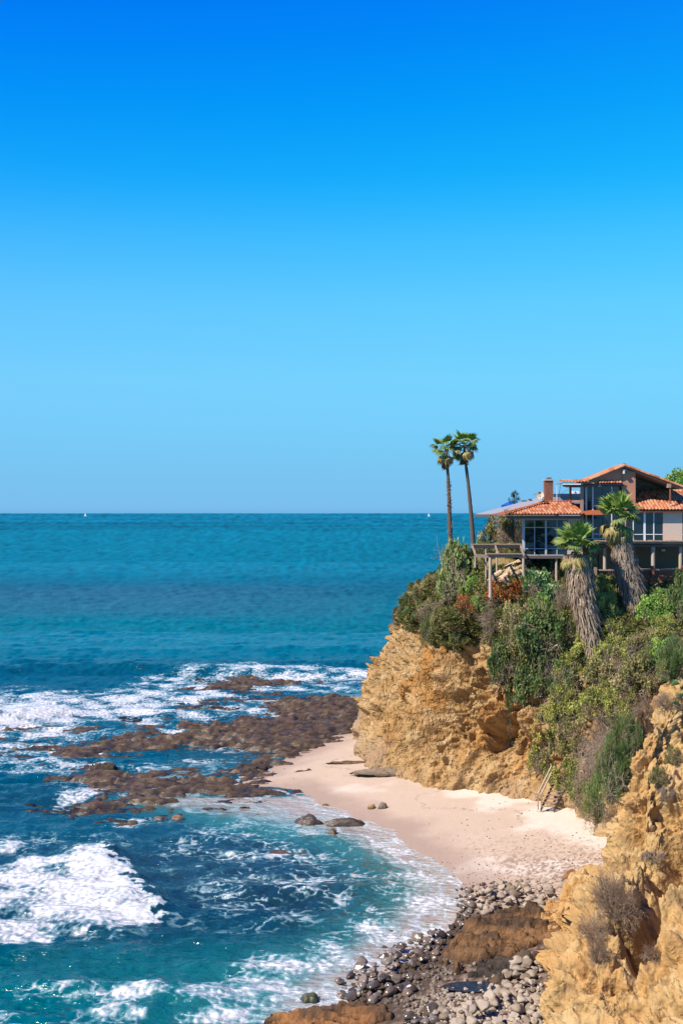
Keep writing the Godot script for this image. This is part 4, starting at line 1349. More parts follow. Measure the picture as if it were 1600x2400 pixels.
	# the gully
	for q in [[1380, 1560, 110, 80, "lime", "yellow-green bush at the foot of the left shaggy palm"], [1450, 1560, 120, 80, "lime", "pale yellow-green bush below the leaning shaggy palm"], [1510, 1540, 90, 66, "olive", "olive bush right of the leaning palm's foot"], [1340, 1610, 100, 86, "gold", "golden-leaved bush beside the dark mass"], [1420, 1620, 120, 86, "olive", "olive twiggy bush in the middle of the gully"], [1490, 1620, 110, 86, "olive", "olive grey bush high in the gully by the green hedge"], [1320, 1680, 90, 80, "lime", "bright yellow-green bush at the left edge of the gully"], [1400, 1680, 120, 80, "lime", "yellow-green bush above the grey tangle"], [1460, 1690, 100, 80, "lime", "yellow-green bush right above the grey tangle"], [1290, 1740, 90, 90, "gold", "golden-green bush beside the bare cliff, upper one"], [1275, 1810, 92, 90, "gold", "golden-green bush leaning out over the beach stairs"], [1345, 1760, 90, 80, "olive", "shaded olive bush between golden bush and grey tangle"], [1340, 1850, 90, 76, "gold", "golden bush just above the beach stairs"], [1365, 1884, 70, 66, "gold", "low golden bush right of the beach stairs"], [1300, 1836, 50, 36, "lime", "small yellow-green bush left of the stair rail"]]:
		plant(q[4], q[0], q[1], q[2], q[3], q[5])
	plant("tangle", 1410, 1790, 130, 120, "large grey tangle of bare branches in the gully, upper left")
	plant("tangle", 1440, 1760, 110, 100, "grey tangle of bare branches in the gully, upper right")
	plant("tangle", 1395, 1830, 90, 100, "grey tangle of bare hanging branches above the stairs")
	plant("tangle", 1385, 1880, 60, 70, "grey twigs at the foot of the gully")
	plant("dead", 1440, 1600, 110, 70, "grey-brown dead bush among the yellow-green ones")
	plant("grass", 1458, 1800, 84, 120, "feathery green plant on the edge of the gully, upper one")
	plant("grass", 1434, 1865, 96, 130, "feathery green plant on the edge of the gully, middle one")
	plant("grass", 1404, 1918, 84, 110, "feathery green plant at the foot of the gully")
	plant("deadfine", 1432, 1930, 46, 60, "dry mauve-grey bush at the beach foot of the feathery plants")
	plant("grass", 1525, 1600, 90, 90, "soft green bush high at the right, left of the agaves")
	plant("grass", 1575, 1590, 90, 100, "soft green bush at the right edge below the gate")
	plant("fresh", 1560, 1550, 90, 60, "green bush just below the iron gate")
	for q in [[1582, 1600, 36, "pale agave on the slope at the right edge, top of three"], [1592, 1628, 34, "pale agave at the right edge, middle of three"], [1580, 1645, 30, "pale agave at the right edge, lowest of three"]]:
		plant("agave", q[0], q[1], q[2], q[2], q[3])
	plant("deadfine", 1520, 1668, 70, 46, "dry brown bush overhanging the top of the yellow spur")
	plant("deadfine", 1560, 1650, 70, 40, "dry grey bush on the rim of the yellow spur, right")
	plant("tuft", 1508, 1712, 44, 50, "brown dry plant hanging at the top of the yellow spur")
	plant("grass", 1488, 1752, 34, 66, "olive creeper hanging down the left rim of the yellow spur")
	# on the yellow spur
	plant("olive", 1578, 1786, 48, 40, "small olive bush on the sunlit face of the yellow spur")
	plant("olive", 1545, 1826, 56, 34, "low olive-brown bush lower on the face of the yellow spur")
	plant("mauve", 1562, 1870, 44, 34, "mauve-grey bush on the face of the yellow spur")
	plant("mauve", 1530, 2010, 60, 22, "thin mauve strip of plants on the ledge of the yellow spur")
	plant("deadfine", 1422, 2110, 84, 90, "mauve-grey dead bush on the shoulder of the yellow spur, top one")
	plant("deadfine", 1446, 2150, 96, 96, "big mauve-grey dead bush in the middle of the yellow spur")
	plant("deadfine", 1390, 2195, 76, 66, "mauve-grey dead bush on the left shoulder of the yellow spur")
	plant("deadfine", 1400, 2250, 56, 70, "dead bush hanging in the hollow of the yellow spur")
	plant("deadfine", 1530, 2240, 54, 40, "small dry bush in the shaded hollow of the yellow spur")
	# behind the house
	plant("olive", 1165, 1275, 86, 66, "brown-olive bush behind the weathered deck", "", 93.0)
	plant("olive", 1205, 1270, 80, 76, "olive bush against the left side of the glass room", "", 92.0)
	plant("dark", 1135, 1300, 60, 34, "dark bush seen between the beams of the deck frame, left", "", 89.5)
	plant("olive", 1185, 1298, 80, 30, "olive bush seen between the beams of the deck frame, right", "", 89.0)
	plant("dead", 1190, 1275, 70, 50, "bare brown branches behind the weathered deck", "", 90.5)
	plant("fresh", 1126, 1276, 22, 20, "small bright green plant right of the second tall palm", "", 94.0)
	# ground cover on the vegetated slopes
	var small := leaf_cloud(201, [[Vector3(0, 0.1, 0), 0.35]], 26, 7, Vector2(0.2, 0.10), [Color(0.17, 0.20, 0.05), Color(0.12, 0.14, 0.045), Color(0.26, 0.22, 0.08), Color(0.29, 0.21, 0.12)], 0.18, 0.6)
	var spots := []
	rng.seed = 5
	for k in 9000:
		var px := rng.randf_range(930, 1600)
		var py := rng.randf_range(1330, 1700)
		var key := Vector2i(int(px / 8.0), int(py / 8.0))
		if not ground_map.has(key):
			continue
		var p: Vector3 = ground_map[key]
		if -p.z < 64 or p.y < 10.0 + 0.4 * sin(p.x * 1.3) or (px > 1290 and px < 1310):
			continue
		spots.append(p + Vector3(rng.randf_range(-0.15, 0.15), -0.05, rng.randf_range(-0.2, 0.2)))
		if spots.size() >= 2600:
			break
	var mm := MultiMesh.new()
	mm.transform_format = MultiMesh.TRANSFORM_3D
	mm.mesh = small
	mm.instance_count = spots.size()
	for k in spots.size():
		var s := rng.randf_range(0.5, 1.1)
		mm.set_instance_transform(k, Transform3D(Basis(Vector3.UP, rng.randf() * TAU).scaled(Vector3(s, s * 0.8, s)), spots[k]))
	var o := MultiMeshInstance3D.new()
	o.name = "ground_cover"
	o.multimesh = mm
	o.material_override = M["leaf"]
	add_child(o, true)
	tag(o, "low green and brown ground cover on the slope below the house", "", "", "stuff")


# ---------------------------------------------------------------- palms
func fan(seed_n: int, stalk: float, blade: float, droop: float, pal: Array, arc := 2.9) -> ArrayMesh:   # a fan leaf along +X
	rng.seed = seed_n
	var m := MB.new()
	m.col = pal[0] * 0.9
	var hub := Vector3(stalk, -droop * stalk * 0.25, 0)
	m.tube([Vector3.ZERO, Vector3(stalk * 0.5, 0.0, 0), hub], [0.03, 0.022, 0.018], 3, false)
	var n := 20
	for k in n:
		var a := (float(k) / (n - 1) - 0.5) * arc
		var d := Vector3(cos(a), 0, sin(a))
		var s := Vector3(-sin(a), 0, cos(a))
		var l := blade * (1.0 - 0.28 * absf(a) / 1.5) * rng.randf_range(0.85, 1.1)
		var w := blade * 0.072
		var p := hub
		var q := hub + d * l * 0.55 + Vector3(0, -droop * l * 0.12, 0)
		var t := hub + d * l * (1.0 - 0.2 * droop) + Vector3(0, -droop * l * rng.randf_range(0.4, 0.75), 0) + s * rng.randf_range(-0.05, 0.05)
		var f := Vector3(0, w * 0.5, 0)
		m.col = pal[rng.randi() % pal.size()]
		m.quad(p, q - s * w, q + f, p)
		m.quad(p, q + f, q + s * w, p)
		m.quad(q - s * w, q + f, t, t)
		m.quad(q + f, q + s * w, t, t)
	return m.done()


func frond(tree: Node3D, mesh: Mesh, head: Vector3, yaw: float, pitch: float, size: float) -> void:
	var o := part(tree, "frond", mesh, M["leaf"])
	o.transform = Transform3D(Basis(Vector3.UP, yaw) * Basis(Vector3(0, 0, 1), pitch) * Basis(Vector3(1, 0, 0), rng.randf_range(-0.5, 0.5)).scaled(Vector3.ONE * size), head)


func make_palms() -> void:
	var g1 := [Color(0.17, 0.29, 0.055), Color(0.24, 0.36, 0.08), Color(0.36, 0.42, 0.13), Color(0.11, 0.20, 0.05)]
	var g2 := [Color(0.096, 0.176, 0.056), Color(0.144, 0.224, 0.064), Color(0.256, 0.288, 0.096)]
	var y1 := [Color(0.408, 0.360, 0.132), Color(0.312, 0.288, 0.096), Color(0.480, 0.372, 0.168), Color(0.240, 0.180, 0.084)]
	var b1 := [Color(0.396, 0.264, 0.154), Color(0.275, 0.171, 0.099), Color(0.484, 0.363, 0.231), Color(0.187, 0.116, 0.072)]
	var young := [fan(1, 0.55, 0.75, 0.15, g1), fan(2, 0.5, 0.8, 0.35, g1)]
	var old := [fan(3, 0.6, 0.75, 0.7, g2), fan(4, 0.6, 0.7, 0.9, g2)]
	var yellow := [fan(5, 0.6, 0.65, 1.1, y1, 2.2), fan(6, 0.55, 0.7, 1.3, y1, 2.0)]
	var dead := [fan(7, 0.5, 0.7, 1.2, b1, 1.4), fan(8, 0.45, 0.75, 1.4, b1, 1.1)]
	var tn := noise("bark", 3.0, 3)
	rng.seed = 404
	# the two tall thin palms
	for k in 2:
		var base: Vector3 = [ground(1056, 1290), ground(1108, 1290)][k]
		base = at([1056, 1108][k], [1292, 1292][k], 92.0)
		var pts := []
		for q in ([[1056, 1292], [1054, 1240], [1052, 1180], [1050, 1130], [1047, 1085], [1044, 1052]] if k == 0 else [[1109, 1292], [1106, 1240], [1101, 1180], [1095, 1120], [1089, 1072], [1087, 1042]]):
			pts.append(at(q[0], q[1], 92.0) - base)
		var o := thing("palm_tree", ["tall thin palm nearer the sea, its lower trunk rough with old leaf bases", "tall thin palm with a smooth leaning trunk, beside the weathered deck"][k], "palm tree", base, "")
		var m := MB.new()
		m.col = Color(0.13, 0.10, 0.08)
		var fine := []
		var rad := []
		for j in 41:
			var t := j / 40.0 * (pts.size() - 1)
			var a := mini(int(t), pts.size() - 2)
			fine.append(cr(pts[maxi(a - 1, 0)], pts[a], pts[a + 1], pts[mini(a + 2, pts.size() - 1)], t - a))
			rad.append(lerpf(0.2, 0.09, pow(j / 40.0, 0.8)) * (1.0 + 0.12 * tn.get_noise_2d(j * 0.7, k * 9.0) + (0.06 if j % 2 else 0.0)))
		m.tube(fine, rad, 10)
		part(o, "trunk", m.done(true), M["trunk"])
		if k == 0:
			m = MB.new()
			for j in 170:
				var t := rng.randf_range(0.0, 24.0)
				var c: Vector3 = (fine[int(t)] as Vector3).lerp(fine[int(t) + 1], t - int(t))
				var a := rng.randf() * TAU
				var d := Vector3(cos(a), 0, sin(a))
				m.col = b1[rng.randi() % 4]
				m.bar(c + d * 0.12, c + d * rng.randf_range(0.22, 0.30) + Vector3(0, rng.randf_range(0.05, 0.16), 0), 0.05, 0.02)
			var lb := part(o, "leaf_bases", m.done(), M["twig"])
			lb.set_meta("kind", "stuff")
		var head: Vector3 = pts[-1]
		var sc := 1.12
		for j in 16:
			frond(o, young[j % 2] if j < 7 else old[j % 2], head + Vector3(0, 0.05, 0), j * 2.399 + k, rng.randf_range(0.5, 1.35) if j < 7 else rng.randf_range(-0.2, 0.6), sc)
		for j in 12:
			frond(o, [yellow[0], old[1], dead[0], yellow[1]][j % 4], head + Vector3(0, -0.1, 0), j * 2.399 + 0.4, rng.randf_range(-0.85, -0.2), sc)
		for j in 14:
			frond(o, dead[j % 2], head + Vector3(0, -0.45 - 0.03 * j, 0), j * 2.399, rng.randf_range(-1.45, -1.05), sc * 0.72)
	# the two shaggy palms: a thick coat of dead fronds round the trunk
	var shag := [
		[76.4, [[1322, 1385, 1300], [1326, 1391, 1350], [1334, 1394, 1400], [1348, 1403, 1450], [1362, 1408, 1495], [1372, 1412, 1540]], Vector2(1350, 1276), "shaggy palm with a thick coat of dead fronds, in front of the glass room"],
		[78.0, [[1436, 1472, 1235], [1433, 1482, 1270], [1432, 1492, 1310], [1441, 1504, 1350], [1455, 1514, 1400], [1468, 1527, 1450], [1474, 1540, 1490]], Vector2(1446, 1206), "taller shaggy palm leaning left, its coat of dead fronds flaring at the foot"],
	]
	for k in 2:
		var s: Array = shag[k]
		var dist: float = s[0]
		var rings: Array = s[1]
		var foot: Array = rings[-1]
		var base := at((foot[0] + foot[1]) / 2.0, foot[2], dist)
		var o := thing("palm_tree", s[3], "palm tree", base, "")
		var m := MB.new()
		var cen := []
		var rad := []
		for r in rings:
			cen.append(at((r[0] + r[1]) / 2.0, r[2], dist) - base)
			rad.append((r[1] - r[0]) / 2.0 / F * dist)
		var rows := 90
		var sides := 72
		for j in rows + 1:
			var t := float(j) / rows * (cen.size() - 1)
			var a := mini(int(t), cen.size() - 2)
			var c := cr(cen[maxi(a - 1, 0)], cen[a], cen[a + 1], cen[mini(a + 2, cen.size() - 1)], t - a)
			var w := lerpf(rad[a], rad[a + 1], t - a)
			for q in sides:
				var an := TAU * q / sides
				var d := Vector3(cos(an), 0, sin(an))
				var n := tn.get_noise_3d(cos(an) * 1.3 * (1 + k), c.y * 0.16, sin(an) * 1.3) + 0.7 * tn.get_noise_3d(cos(an) * 3.2, c.y * 0.5 + 40, sin(an) * 3.2)
				var z := tn.get_noise_3d(cos(an) * 4.0, c.y * 0.12 + 9, sin(an) * 4.0)
				m.col = (Color(0.30, 0.215, 0.15) if k == 0 else Color(0.225, 0.185, 0.155)).lerp(Color(0.13, 0.095, 0.07), smooth(-0.15, 0.35, z))
				m.vert(c + d * w * (0.84 + 0.34 * n))
		for j in rows:
			for q in sides:
				var a := j * sides + q
				var b := j * sides + (q + 1) % sides
				m.i.append_array(PackedInt32Array([a, a + sides, b + sides, a, b + sides, b]))
		part(o, "trunk", m.done(true), M["trunk"])
		# hanging dead fronds: thin folded strips
		m = MB.new()
		for j in 1500:
			var t := pow(rng.randf(), 0.9) * (cen.size() - 1.2)
			var a := mini(int(t), cen.size() - 2)
			var c: Vector3 = (cen[a] as Vector3).lerp(cen[a + 1], t - a)
			var dn: Vector3 = ((cen[a + 1] as Vector3) - cen[a]).normalized()
			var w := lerpf(rad[a], rad[a + 1], t - a)
			var an := rng.randf() * TAU
			var d := Vector3(cos(an), 0, sin(an))
			var sd := Vector3(-sin(an), 0, cos(an))
			var l := rng.randf_range(0.4, 1.4)
			var ww := rng.randf_range(0.015, 0.05)
			var p0 := c + d * w * 0.88
			var p1 := p0 + dn * l * 0.5 + d * w * 0.14 + sd * rng.randf_range(-0.08, 0.08)
			var p2 := p0 + dn * l + d * w * rng.randf_range(0.02, 0.45) + sd * rng.randf_range(-0.14, 0.14)
			m.col = [Color(0.40, 0.30, 0.21), Color(0.27, 0.20, 0.145), Color(0.17, 0.125, 0.09), Color(0.33, 0.27, 0.21)][rng.randi() % 4]
			if k == 1:
				m.col = m.col.lerp(Color(0.19, 0.165, 0.145), 0.5)
			m.quad(p0 - sd * ww, p0 + sd * ww, p1 + sd * ww, p1 - sd * ww)
			m.quad(p1 - sd * ww, p1 + sd * ww, p2 + sd * ww * 0.3, p2 - sd * ww * 0.3)
		var sk := part(o, "dead_frond_skirt", m.done(), M["twig"])
		sk.set_meta("kind", "stuff")
		var head := at(s[2].x, s[2].y, dist) - base
		for j in 11:
			frond(o, young[j % 2], head, j * 2.399, rng.randf_range(0.7, 1.45), 1.42)
		for j in 13:
			frond(o, young[1] if j % 2 else old[0], head + Vector3(0, -0.08, 0), j * 2.399 + 0.8, rng.randf_range(-0.1, 0.75), 1.35)
		for j in 16:
			frond(o, [yellow[0], yellow[1], old[1]][j % 3], head + Vector3(0, -0.3 - 0.02 * j, 0), j * 2.399 + 0.3, rng.randf_range(-0.75, -0.15), 1.3)
		for j in 20:
			frond(o, [yellow[1], dead[0], yellow[0]][j % 3], head + Vector3(rng.randf_range(-0.12, 0.12), -0.35 - 0.025 * j, 0), j * 2.399 + 1.1, rng.randf_range(-1.15, -0.5), rng.randf_range(0.9, 1.15))
		for j in 22:
			frond(o, [dead[0], dead[1], yellow[1]][j % 3], head + Vector3(0, -0.55 - 0.03 * j, 0), j * 2.399, rng.randf_range(-1.4, -0.8), 1.2)


func make_far_trees() -> void:
	rng.seed = 9
	# leafy tree behind the house at the right edge
	var b := at(1605, 1300, 104.0)
	var o := thing("tree", "bright green leafy tree rising behind the house roof at the right edge", "tree", b)
	var m := MB.new()
	m.col = Color(0.16, 0.12, 0.09)
	var top := at(1605, 1130, 104.0) - b
	m.tube([Vector3.ZERO, top * 0.5, top], [0.22, 0.18, 0.09], 8)
	for k in 5:
		m.tube([top * 0.6, top * 0.8 + rdir() * 0.4, top + rdir() * 0.9], [0.09, 0.06, 0.03], 5)
	part(o, "trunk", m.done(true), M["trunk"])
	var f := part(o, "crown", P["fresh0"], M["leaf"])
	f.position = top + Vector3(0, -1.2, 0)
	f.scale = Vector3(2.3, 2.5, 2.2)
	# small conifer beyond the neighbour's roof
	b = at(1204, 1215, 112.0)
	o = thing("conifer_tree", "small dark layered conifer beyond the grey roof", "tree", b)
	m = MB.new()
	m.col = Color(0.10, 0.075, 0.06)
	top = at(1205, 1151, 112.0) - b
	m.tube([Vector3.ZERO, top * 0.6, top], [0.09, 0.06, 0.02], 6)
	part(o, "trunk", m.done(true), M["trunk"])
	m = MB.new()
	for k in 11:
		var t := 0.52 + 0.48 * k / 11.0
		var a := k * 2.4
		var r := lerpf(0.85, 0.15, (t - 0.52) / 0.48)
		var d := Vector3(cos(a), rng.randf_range(-0.05, 0.2), sin(a))
		for j in 70:
			var p := top * t + d * r * sqrt(rng.randf()) + rdir() * 0.1
			var e := (d * 0.7 + rdir()).normalized()
			var s := e.cross(Vector3.UP).normalized() * 0.025
			var g := rng.randf_range(0.7, 1.3)
			m.col = Color(0.03 * g, 0.06 * g, 0.045 * g)
			m.quad(p - s, p + e * 0.1 - s, p + e * 0.2, p + e * 0.1 + s)
	part(o, "crown", m.done(), M["leaf"])


# ---------------------------------------------------------------- the house
func bp(m: MB, x0: float, y0: float, x1: float, y1: float, d: float, deep: float, off: Vector3) -> void:   # a box whose front stands at distance d between two sight lines
	var a := at(x0, y1, d)
	var b := at(x1, y0, d)
	m.box(a - off + Vector3(0, 0, -deep), b - off)


func panel(o: Node3D, called: String, x0: float, y0: float, x1: float, y1: float, d: float, deep: float, mt: String) -> MeshInstance3D:
	var m := MB.new()
	bp(m, x0, y0, x1, y1, d, deep, o.position)
	return part(o, called, m.done(), M[mt])


func sub(p: MeshInstance3D, called: String, off: Vector3, x0: float, y0: float, x1: float, y1: float, d: float, deep: float, mt: String) -> MeshInstance3D:
	var m := MB.new()
	bp(m, x0, y0, x1, y1, d, deep, off)
	return part(p, called, m.done(), M[mt])


var tile_shapes: Array = []
var tile_mats: Array = []


func make_tile_kit() -> void:
	for k in 3:
		var m := MB.new()
		var n := 6
		for side in 2:
			for j in 2:
				for q in n + 1:
					var a := PI * q / n
					var r := (0.5 if j == 0 else 0.44) - side * 0.09
					m.vert(Vector3(-cos(a) * r, sin(a) * r * 0.85 + (0.0 if j == 0 else 0.02 * k), 0.0 if j == 0 else -1.0))
		for side in 2:
			for q in n:
				var a := side * 2 * (n + 1) + q
				m.i.append_array(PackedInt32Array([a, a + n + 1, a + n + 2, a, a + n + 2, a + 1]))
		for q in n:
			var a := q
			var b := q + 2 * (n + 1)
			m.i.append_array(PackedInt32Array([a, a + 1, b + 1, a, b + 1, b]))
		tile_shapes.append(m.done())
	for c in [Color(0.468, 0.167, 0.072), Color(0.405, 0.131, 0.054), Color(0.513, 0.211, 0.104), Color(0.333, 0.099, 0.045), Color(0.504, 0.252, 0.144)]:
		var m: StandardMaterial3D = M["tile"].duplicate()
		m.albedo_color = c.linear_to_srgb()
		tile_mats.append(m)


func tiles(parent: Node3D, eave_left: Vector3, along: Vector3, up: Vector3, cols: int, rows: int, keep: Callable, called := "roof_tile") -> void:
	# barrel tiles: along = width of one column, up = length of one course up the slope
	var y := along.cross(-up).normalized()
	if y.y < 0:
		y = -y
	var w := along.length()
	for i in cols:
		for j in rows:
			if not keep.call(i, j):
				continue
			var o := part(parent, called, tile_shapes[rng.randi() % 3], tile_mats[mini(rng.randi() % 7, 4)])
			var jig := Vector3(rng.randf_range(-0.012, 0.012), rng.randf_range(0, 0.012), 0)
			o.transform = Transform3D(Basis(along.normalized() * w * 0.98, y * w * 0.85, -up * 1.16), eave_left + along * (i + 0.5) + up * j + y * 0.03 + jig)


func window(o: Node3D, x0: float, x1: float, y0: float, y1: float, d: float, uprights: Array, rails: Array, mt: String, thin := 1.5) -> void:
	# frame bars as parts; every pane between them a sheet of glass of its own
	var fr := panel(o, "window_frame", x0 - thin, y0 - thin, x1 + thin, y0, d, 0.12, mt)
	sub(fr, "sill", o.position, x0 - thin, y1, x1 + thin, y1 + thin * 1.3, d + 0.001, 0.16, mt)
	var xs := [x0 - 0.5]
	for u in uprights:
		sub(fr, "mullion", o.position, u[0] - u[1] / 2.0, y0, u[0] + u[1] / 2.0, y1, d - 0.004, 0.11, mt)
		xs.append(u[0])
	xs.append(x1 + 0.5)
	var ys := [y0]
	for r in rails:
		sub(fr, "transom", o.position, x0, r - thin * 0.6, x1, r + thin * 0.6, d + 0.008, 0.08, mt)
		ys.append(r)
	ys.append(y1)
	for i in xs.size() - 1:
		for j in ys.size() - 1:
			sub(fr, "pane", o.position, xs[i], ys[j], xs[i + 1], ys[j + 1], d + 0.045, 0.012, "glass")


func make_house() -> void:
	make_tile_kit()
	rng.seed = 21
	var o := thing("hillside_house", "sand-coloured cliff-top house with red barrel-tile roofs and big windows", "house", at(1400, 1340, 86.0))
	var b := o.position
	# ---- glass room on the left
	var d := 84.0
	var room := panel(o, "glass_room_floor", 1222, 1302, 1372, 1309, d + 0.05 - 0.05, 4.6, "timber_dark")
	sub(room, "floor_board", b, 1230, 1300.6, 1362, 1301.9, d + 0.3, 4.2, "timber")
	panel(o, "back_wall", 1226, 1212, 1372, 1300.5, d + 4.4, 0.2, "painted_room_dark")
	var ceil := panel(o, "ceiling", 1226, 1209.6, 1372, 1213, d + 0.3, 4.2, "timber_dark")
	sub(ceil, "fascia", b, 1184, 1209, 1361, 1217, d - 1.15, 0.14, "timber_dark")
	sub(ceil, "soffit", b, 1188, 1211.5, 1361, 1213.5, d - 1.0, 4.9, "timber_dark")
	panel(o, "corner_post", 1224, 1217, 1229.2, 1302, d - 0.02, 0.2, "grey_frame")
	panel(o, "side_wall", 1328.5, 1215, 1364, 1302, d + 0.02, 0.25, "stucco")
	window(o, 1229.5, 1328, 1219, 1300, d, [[1252, 1.7], [1278.5, 4.4], [1304.3, 1.7]], [1236.3, 1286], "grey_frame", 1.5)
	# furniture that shows through the glass
	panel(o, "curtain", 1320, 1222, 1328, 1300, d + 0.5, 0.08, "stucco")
	# left end glazing
	var m := MB.new()
	var a0 := at(1229, 1300, d)
	var a1 := at(1229, 1219, d)
	m.box(a0 - b + Vector3(-0.1, 0, -4.4), Vector3(a0.x - 0.085, a1.y, a0.z) - b)
	part(o, "end_glass", m.done(), M["glass"])
	for p in [[1222.5, 1229.5, 1309, 1380, 84.0], [1300, 1306, 1309, 1375, 84.2], [1412, 1420, 1284, 1345, 84.0]]:
		var mp := MB.new()
		var top := at((p[0] + p[1]) / 2, p[2], p[4]) - b
		var bot := at((p[0] + p[1]) / 2, p[3], p[4]) - b
		var r: float = (p[1] - p[0]) / 2 / F * p[4]
		mp.tube([bot, top], [r, r * 0.95], 10)
		part(o, "support_post", mp.done(true), M["post"])
	# hipped roof of the glass room
	var e0 := at(1181.5, 1206.5, d - 1.3)
	var e1 := at(1362, 1206.5, d - 1.3)
	var rise := Vector3(0, 1.08, -4.3)
	m = MB.new()
	var hip := at(1277, 1178.5, d + 3.0)
	rise = Vector3(0, hip.y - e0.y, hip.z - e0.z)
	var r1 := Vector3(at(1385, 1178.5, d + 3.0).x, hip.y, hip.z)
	var e2 := Vector3(r1.x, e0.y, e0.z)
	var back := Vector3(e0.x, e0.y, 2.0 * hip.z - e0.z)
	m.quad(e0 - b, hip - b, r1 - b, e2 - b)
	m.quad(back - b, hip - b, e0 - b, e0 - b)
	m.quad(back - b, Vector3(e2.x, e2.y, back.z) - b, r1 - b, hip - b)
	var roof := part(o, "glass_room_roof", m.done(), tile_mats[3])
	var cw := (e1.x - e0.x) / 24.0
	var frac := (hip.x - e0.x) / (e1.x - e0.x)
	tiles(roof, e0 - b, Vector3(cw, 0, 0), rise / 7.0, 25, 7, func(i, j): return j / 7.0 < (i + 0.9) / 24.0 / frac)
	for k in 8:                                                          # ridge caps up the hip and along the ridge
		var u := (hip - e0) / 8.0
		tiles(roof, e0 - b + u * k + Vector3(-0.02, 0.1, 0.16), Vector3(0.12, 0, 0.2), u * 0.9, 1, 1, func(_i, _j): return true, "ridge_tile")
	for k in 9:
		tiles(roof, hip - b + Vector3(0.36 * k, 0.06, 0.12), Vector3(0, 0, 0.24) * -1.0, Vector3(0.36, 0, 0), 1, 1, func(_i, _j): return true, "ridge_tile")
	# ---- chimney: courses of brick round a flue
	var ch := panel(o, "chimney", 1277.5, 1126, 1294.5, 1182, d + 3.1, 0.56, "mortar")
	var lo := at(1276.5, 1182, d + 3.1 + 0.02)
	var hi := at(1295.5, 1126.5, d + 3.1 + 0.02)
	m = MB.new()
	var courses := 22
	var ch_h := (hi.y - lo.y) / courses
	var bl := (hi.x - lo.x) / 3.0
	for k in courses:
		for q in 4:
			var x0 := lo.x + bl * (q - (0.5 if k % 2 else 0.0))
			var x1 := minf(x0 + bl - 0.012, hi.x)
			x0 = maxf(x0, lo.x)
			if x1 - x0 < 0.03:
				continue
			var t := rng.randf_range(0.8, 1.25)
			m.col = Color(0.26 * t, 0.125 * t, 0.085 * t)
			m.box(Vector3(x0, lo.y + k * ch_h + 0.006, lo.z - 0.08) - b, Vector3(x1, lo.y + (k + 1) * ch_h - 0.006, lo.z + 0.045) - b)
			m.box(Vector3(lo.x - 0.02, lo.y + k * ch_h + 0.006, lo.z - 0.62 + q * 0.155) - b, Vector3(lo.x + 0.06, lo.y + (k + 1) * ch_h - 0.006, lo.z - 0.62 + q * 0.155 + 0.14) - b)
	var cb := part(ch, "brick_courses", m.done(), M["brick"])
	cb.set_meta("kind", "stuff")
	sub(ch, "chimney_cap", b, 1275.5, 1122.5, 1296.5, 1126.5, d + 3.0, 0.75, "mortar")
	sub(ch, "flue_pot", b, 1281.5, 1119, 1291.5, 1122.6, d + 3.25, 0.3, "timber_dark")
	# ---- the tall middle block with corner glass
	d = 84.4
	panel(o, "middle_wall", 1366, 1140, 1470, 1276, d + 4.5, 0.25, "painted_room_dark")
	panel(o, "undercroft_wall", 1362, 1268.5, 1402, 1345, d + 1.6, 0.3, "shade_painted_stucco")
	panel(o, "middle_side_wall", 1458, 1136, 1466, 1276, d + 0.3, 4.6, "stucco")
	panel(o, "middle_floor", 1366, 1262, 1470, 1268, d + 0.4, 4.4, "timber_dark")
	panel(o, "middle_ceiling", 1356, 1135.5, 1466, 1139, d - 0.4, 5.2, "timber_dark")
	panel(o, "eave_beam", 1319, 1136, 1404, 1140.6, d - 0.5, 0.25, "timber_dark")
	panel(o, "corner_column", 1360, 1139, 1366.5, 1262, d - 0.45, 0.2, "timber")
	panel(o, "column", 1371, 1139, 1375, 1262, d - 0.1, 0.14, "grey_frame")
	panel(o, "column", 1386.4, 1139, 1390, 1262, d - 0.1, 0.14, "grey_frame")
	panel(o, "brace_post", 1334, 1140, 1338.5, 1180, d + 1.0, 0.16, "timber_red")
	window(o, 1376, 1409, 1140.5, 1262, d, [[1388, 1.0]], [1199.5, 1251.5], "white_frame", 1.3)
	window(o, 1411, 1456, 1137.5, 1262, d + 0.1, [[1432.5, 1.8]], [1199.5, 1251.5], "white_frame", 1.3)
	window(o, 1366.5, 1371, 1141, 1262, d + 0.05, [], [1199.5], "white_frame", 1.0)
	# ---- gabled roof of the middle block
	var pk := at(1461, 1092, d - 0.5)
	var gl := at(1357, 1134, d - 0.5)
	var gr := at(1598, 1143, d - 0.5)
	m = MB.new()
	var depth := Vector3(0, 0, -5.2)
	for s in 2:
		var e: Vector3 = gl if s == 0 else gr
		var th := Vector3(0, -0.09, 0)
		m.quad(pk - b, e - b, e + depth - b, pk + depth - b)
		m.quad(pk + th - b, pk + th + depth - b, e + th + depth - b, e + th - b)
		m.quad(pk - b, pk + th - b, e + th - b, e - b)
		m.quad(e - b, e + th - b, e + th + depth - b, e + depth - b)
	var gable := part(o, "gable_roof", m.done(), M["timber"])
	for s in 2:                                                          # rows of tiles up both slopes; the outermost make the verge that the photograph shows
		var e: Vector3 = gl if s == 0 else gr
		var slope := pk - e
		var n := 9 if s == 0 else 12
		var z := Vector3(0, 0, -0.24) if s == 0 else Vector3(0, 0, -0.24)
		tiles(gable, e - b + Vector3(0, -0.03, 0.3), z * 1.9, slope / n, 1, n, func(_i, _j): return true)
		if s == 0:
			tiles(gable, e - b + Vector3(0, 0.0, -0.14), z * 1.3, slope / n, 7, n, func(_i, _j): return true)
	for k in 2:
		tiles(gable, pk - b + Vector3(-0.14, 0.05, 0.15 - 0.4 * k), Vector3(0.28, 0, 0), Vector3(0, 0, -0.4), 1, 1, func(_i, _j): return true, "ridge_tile")
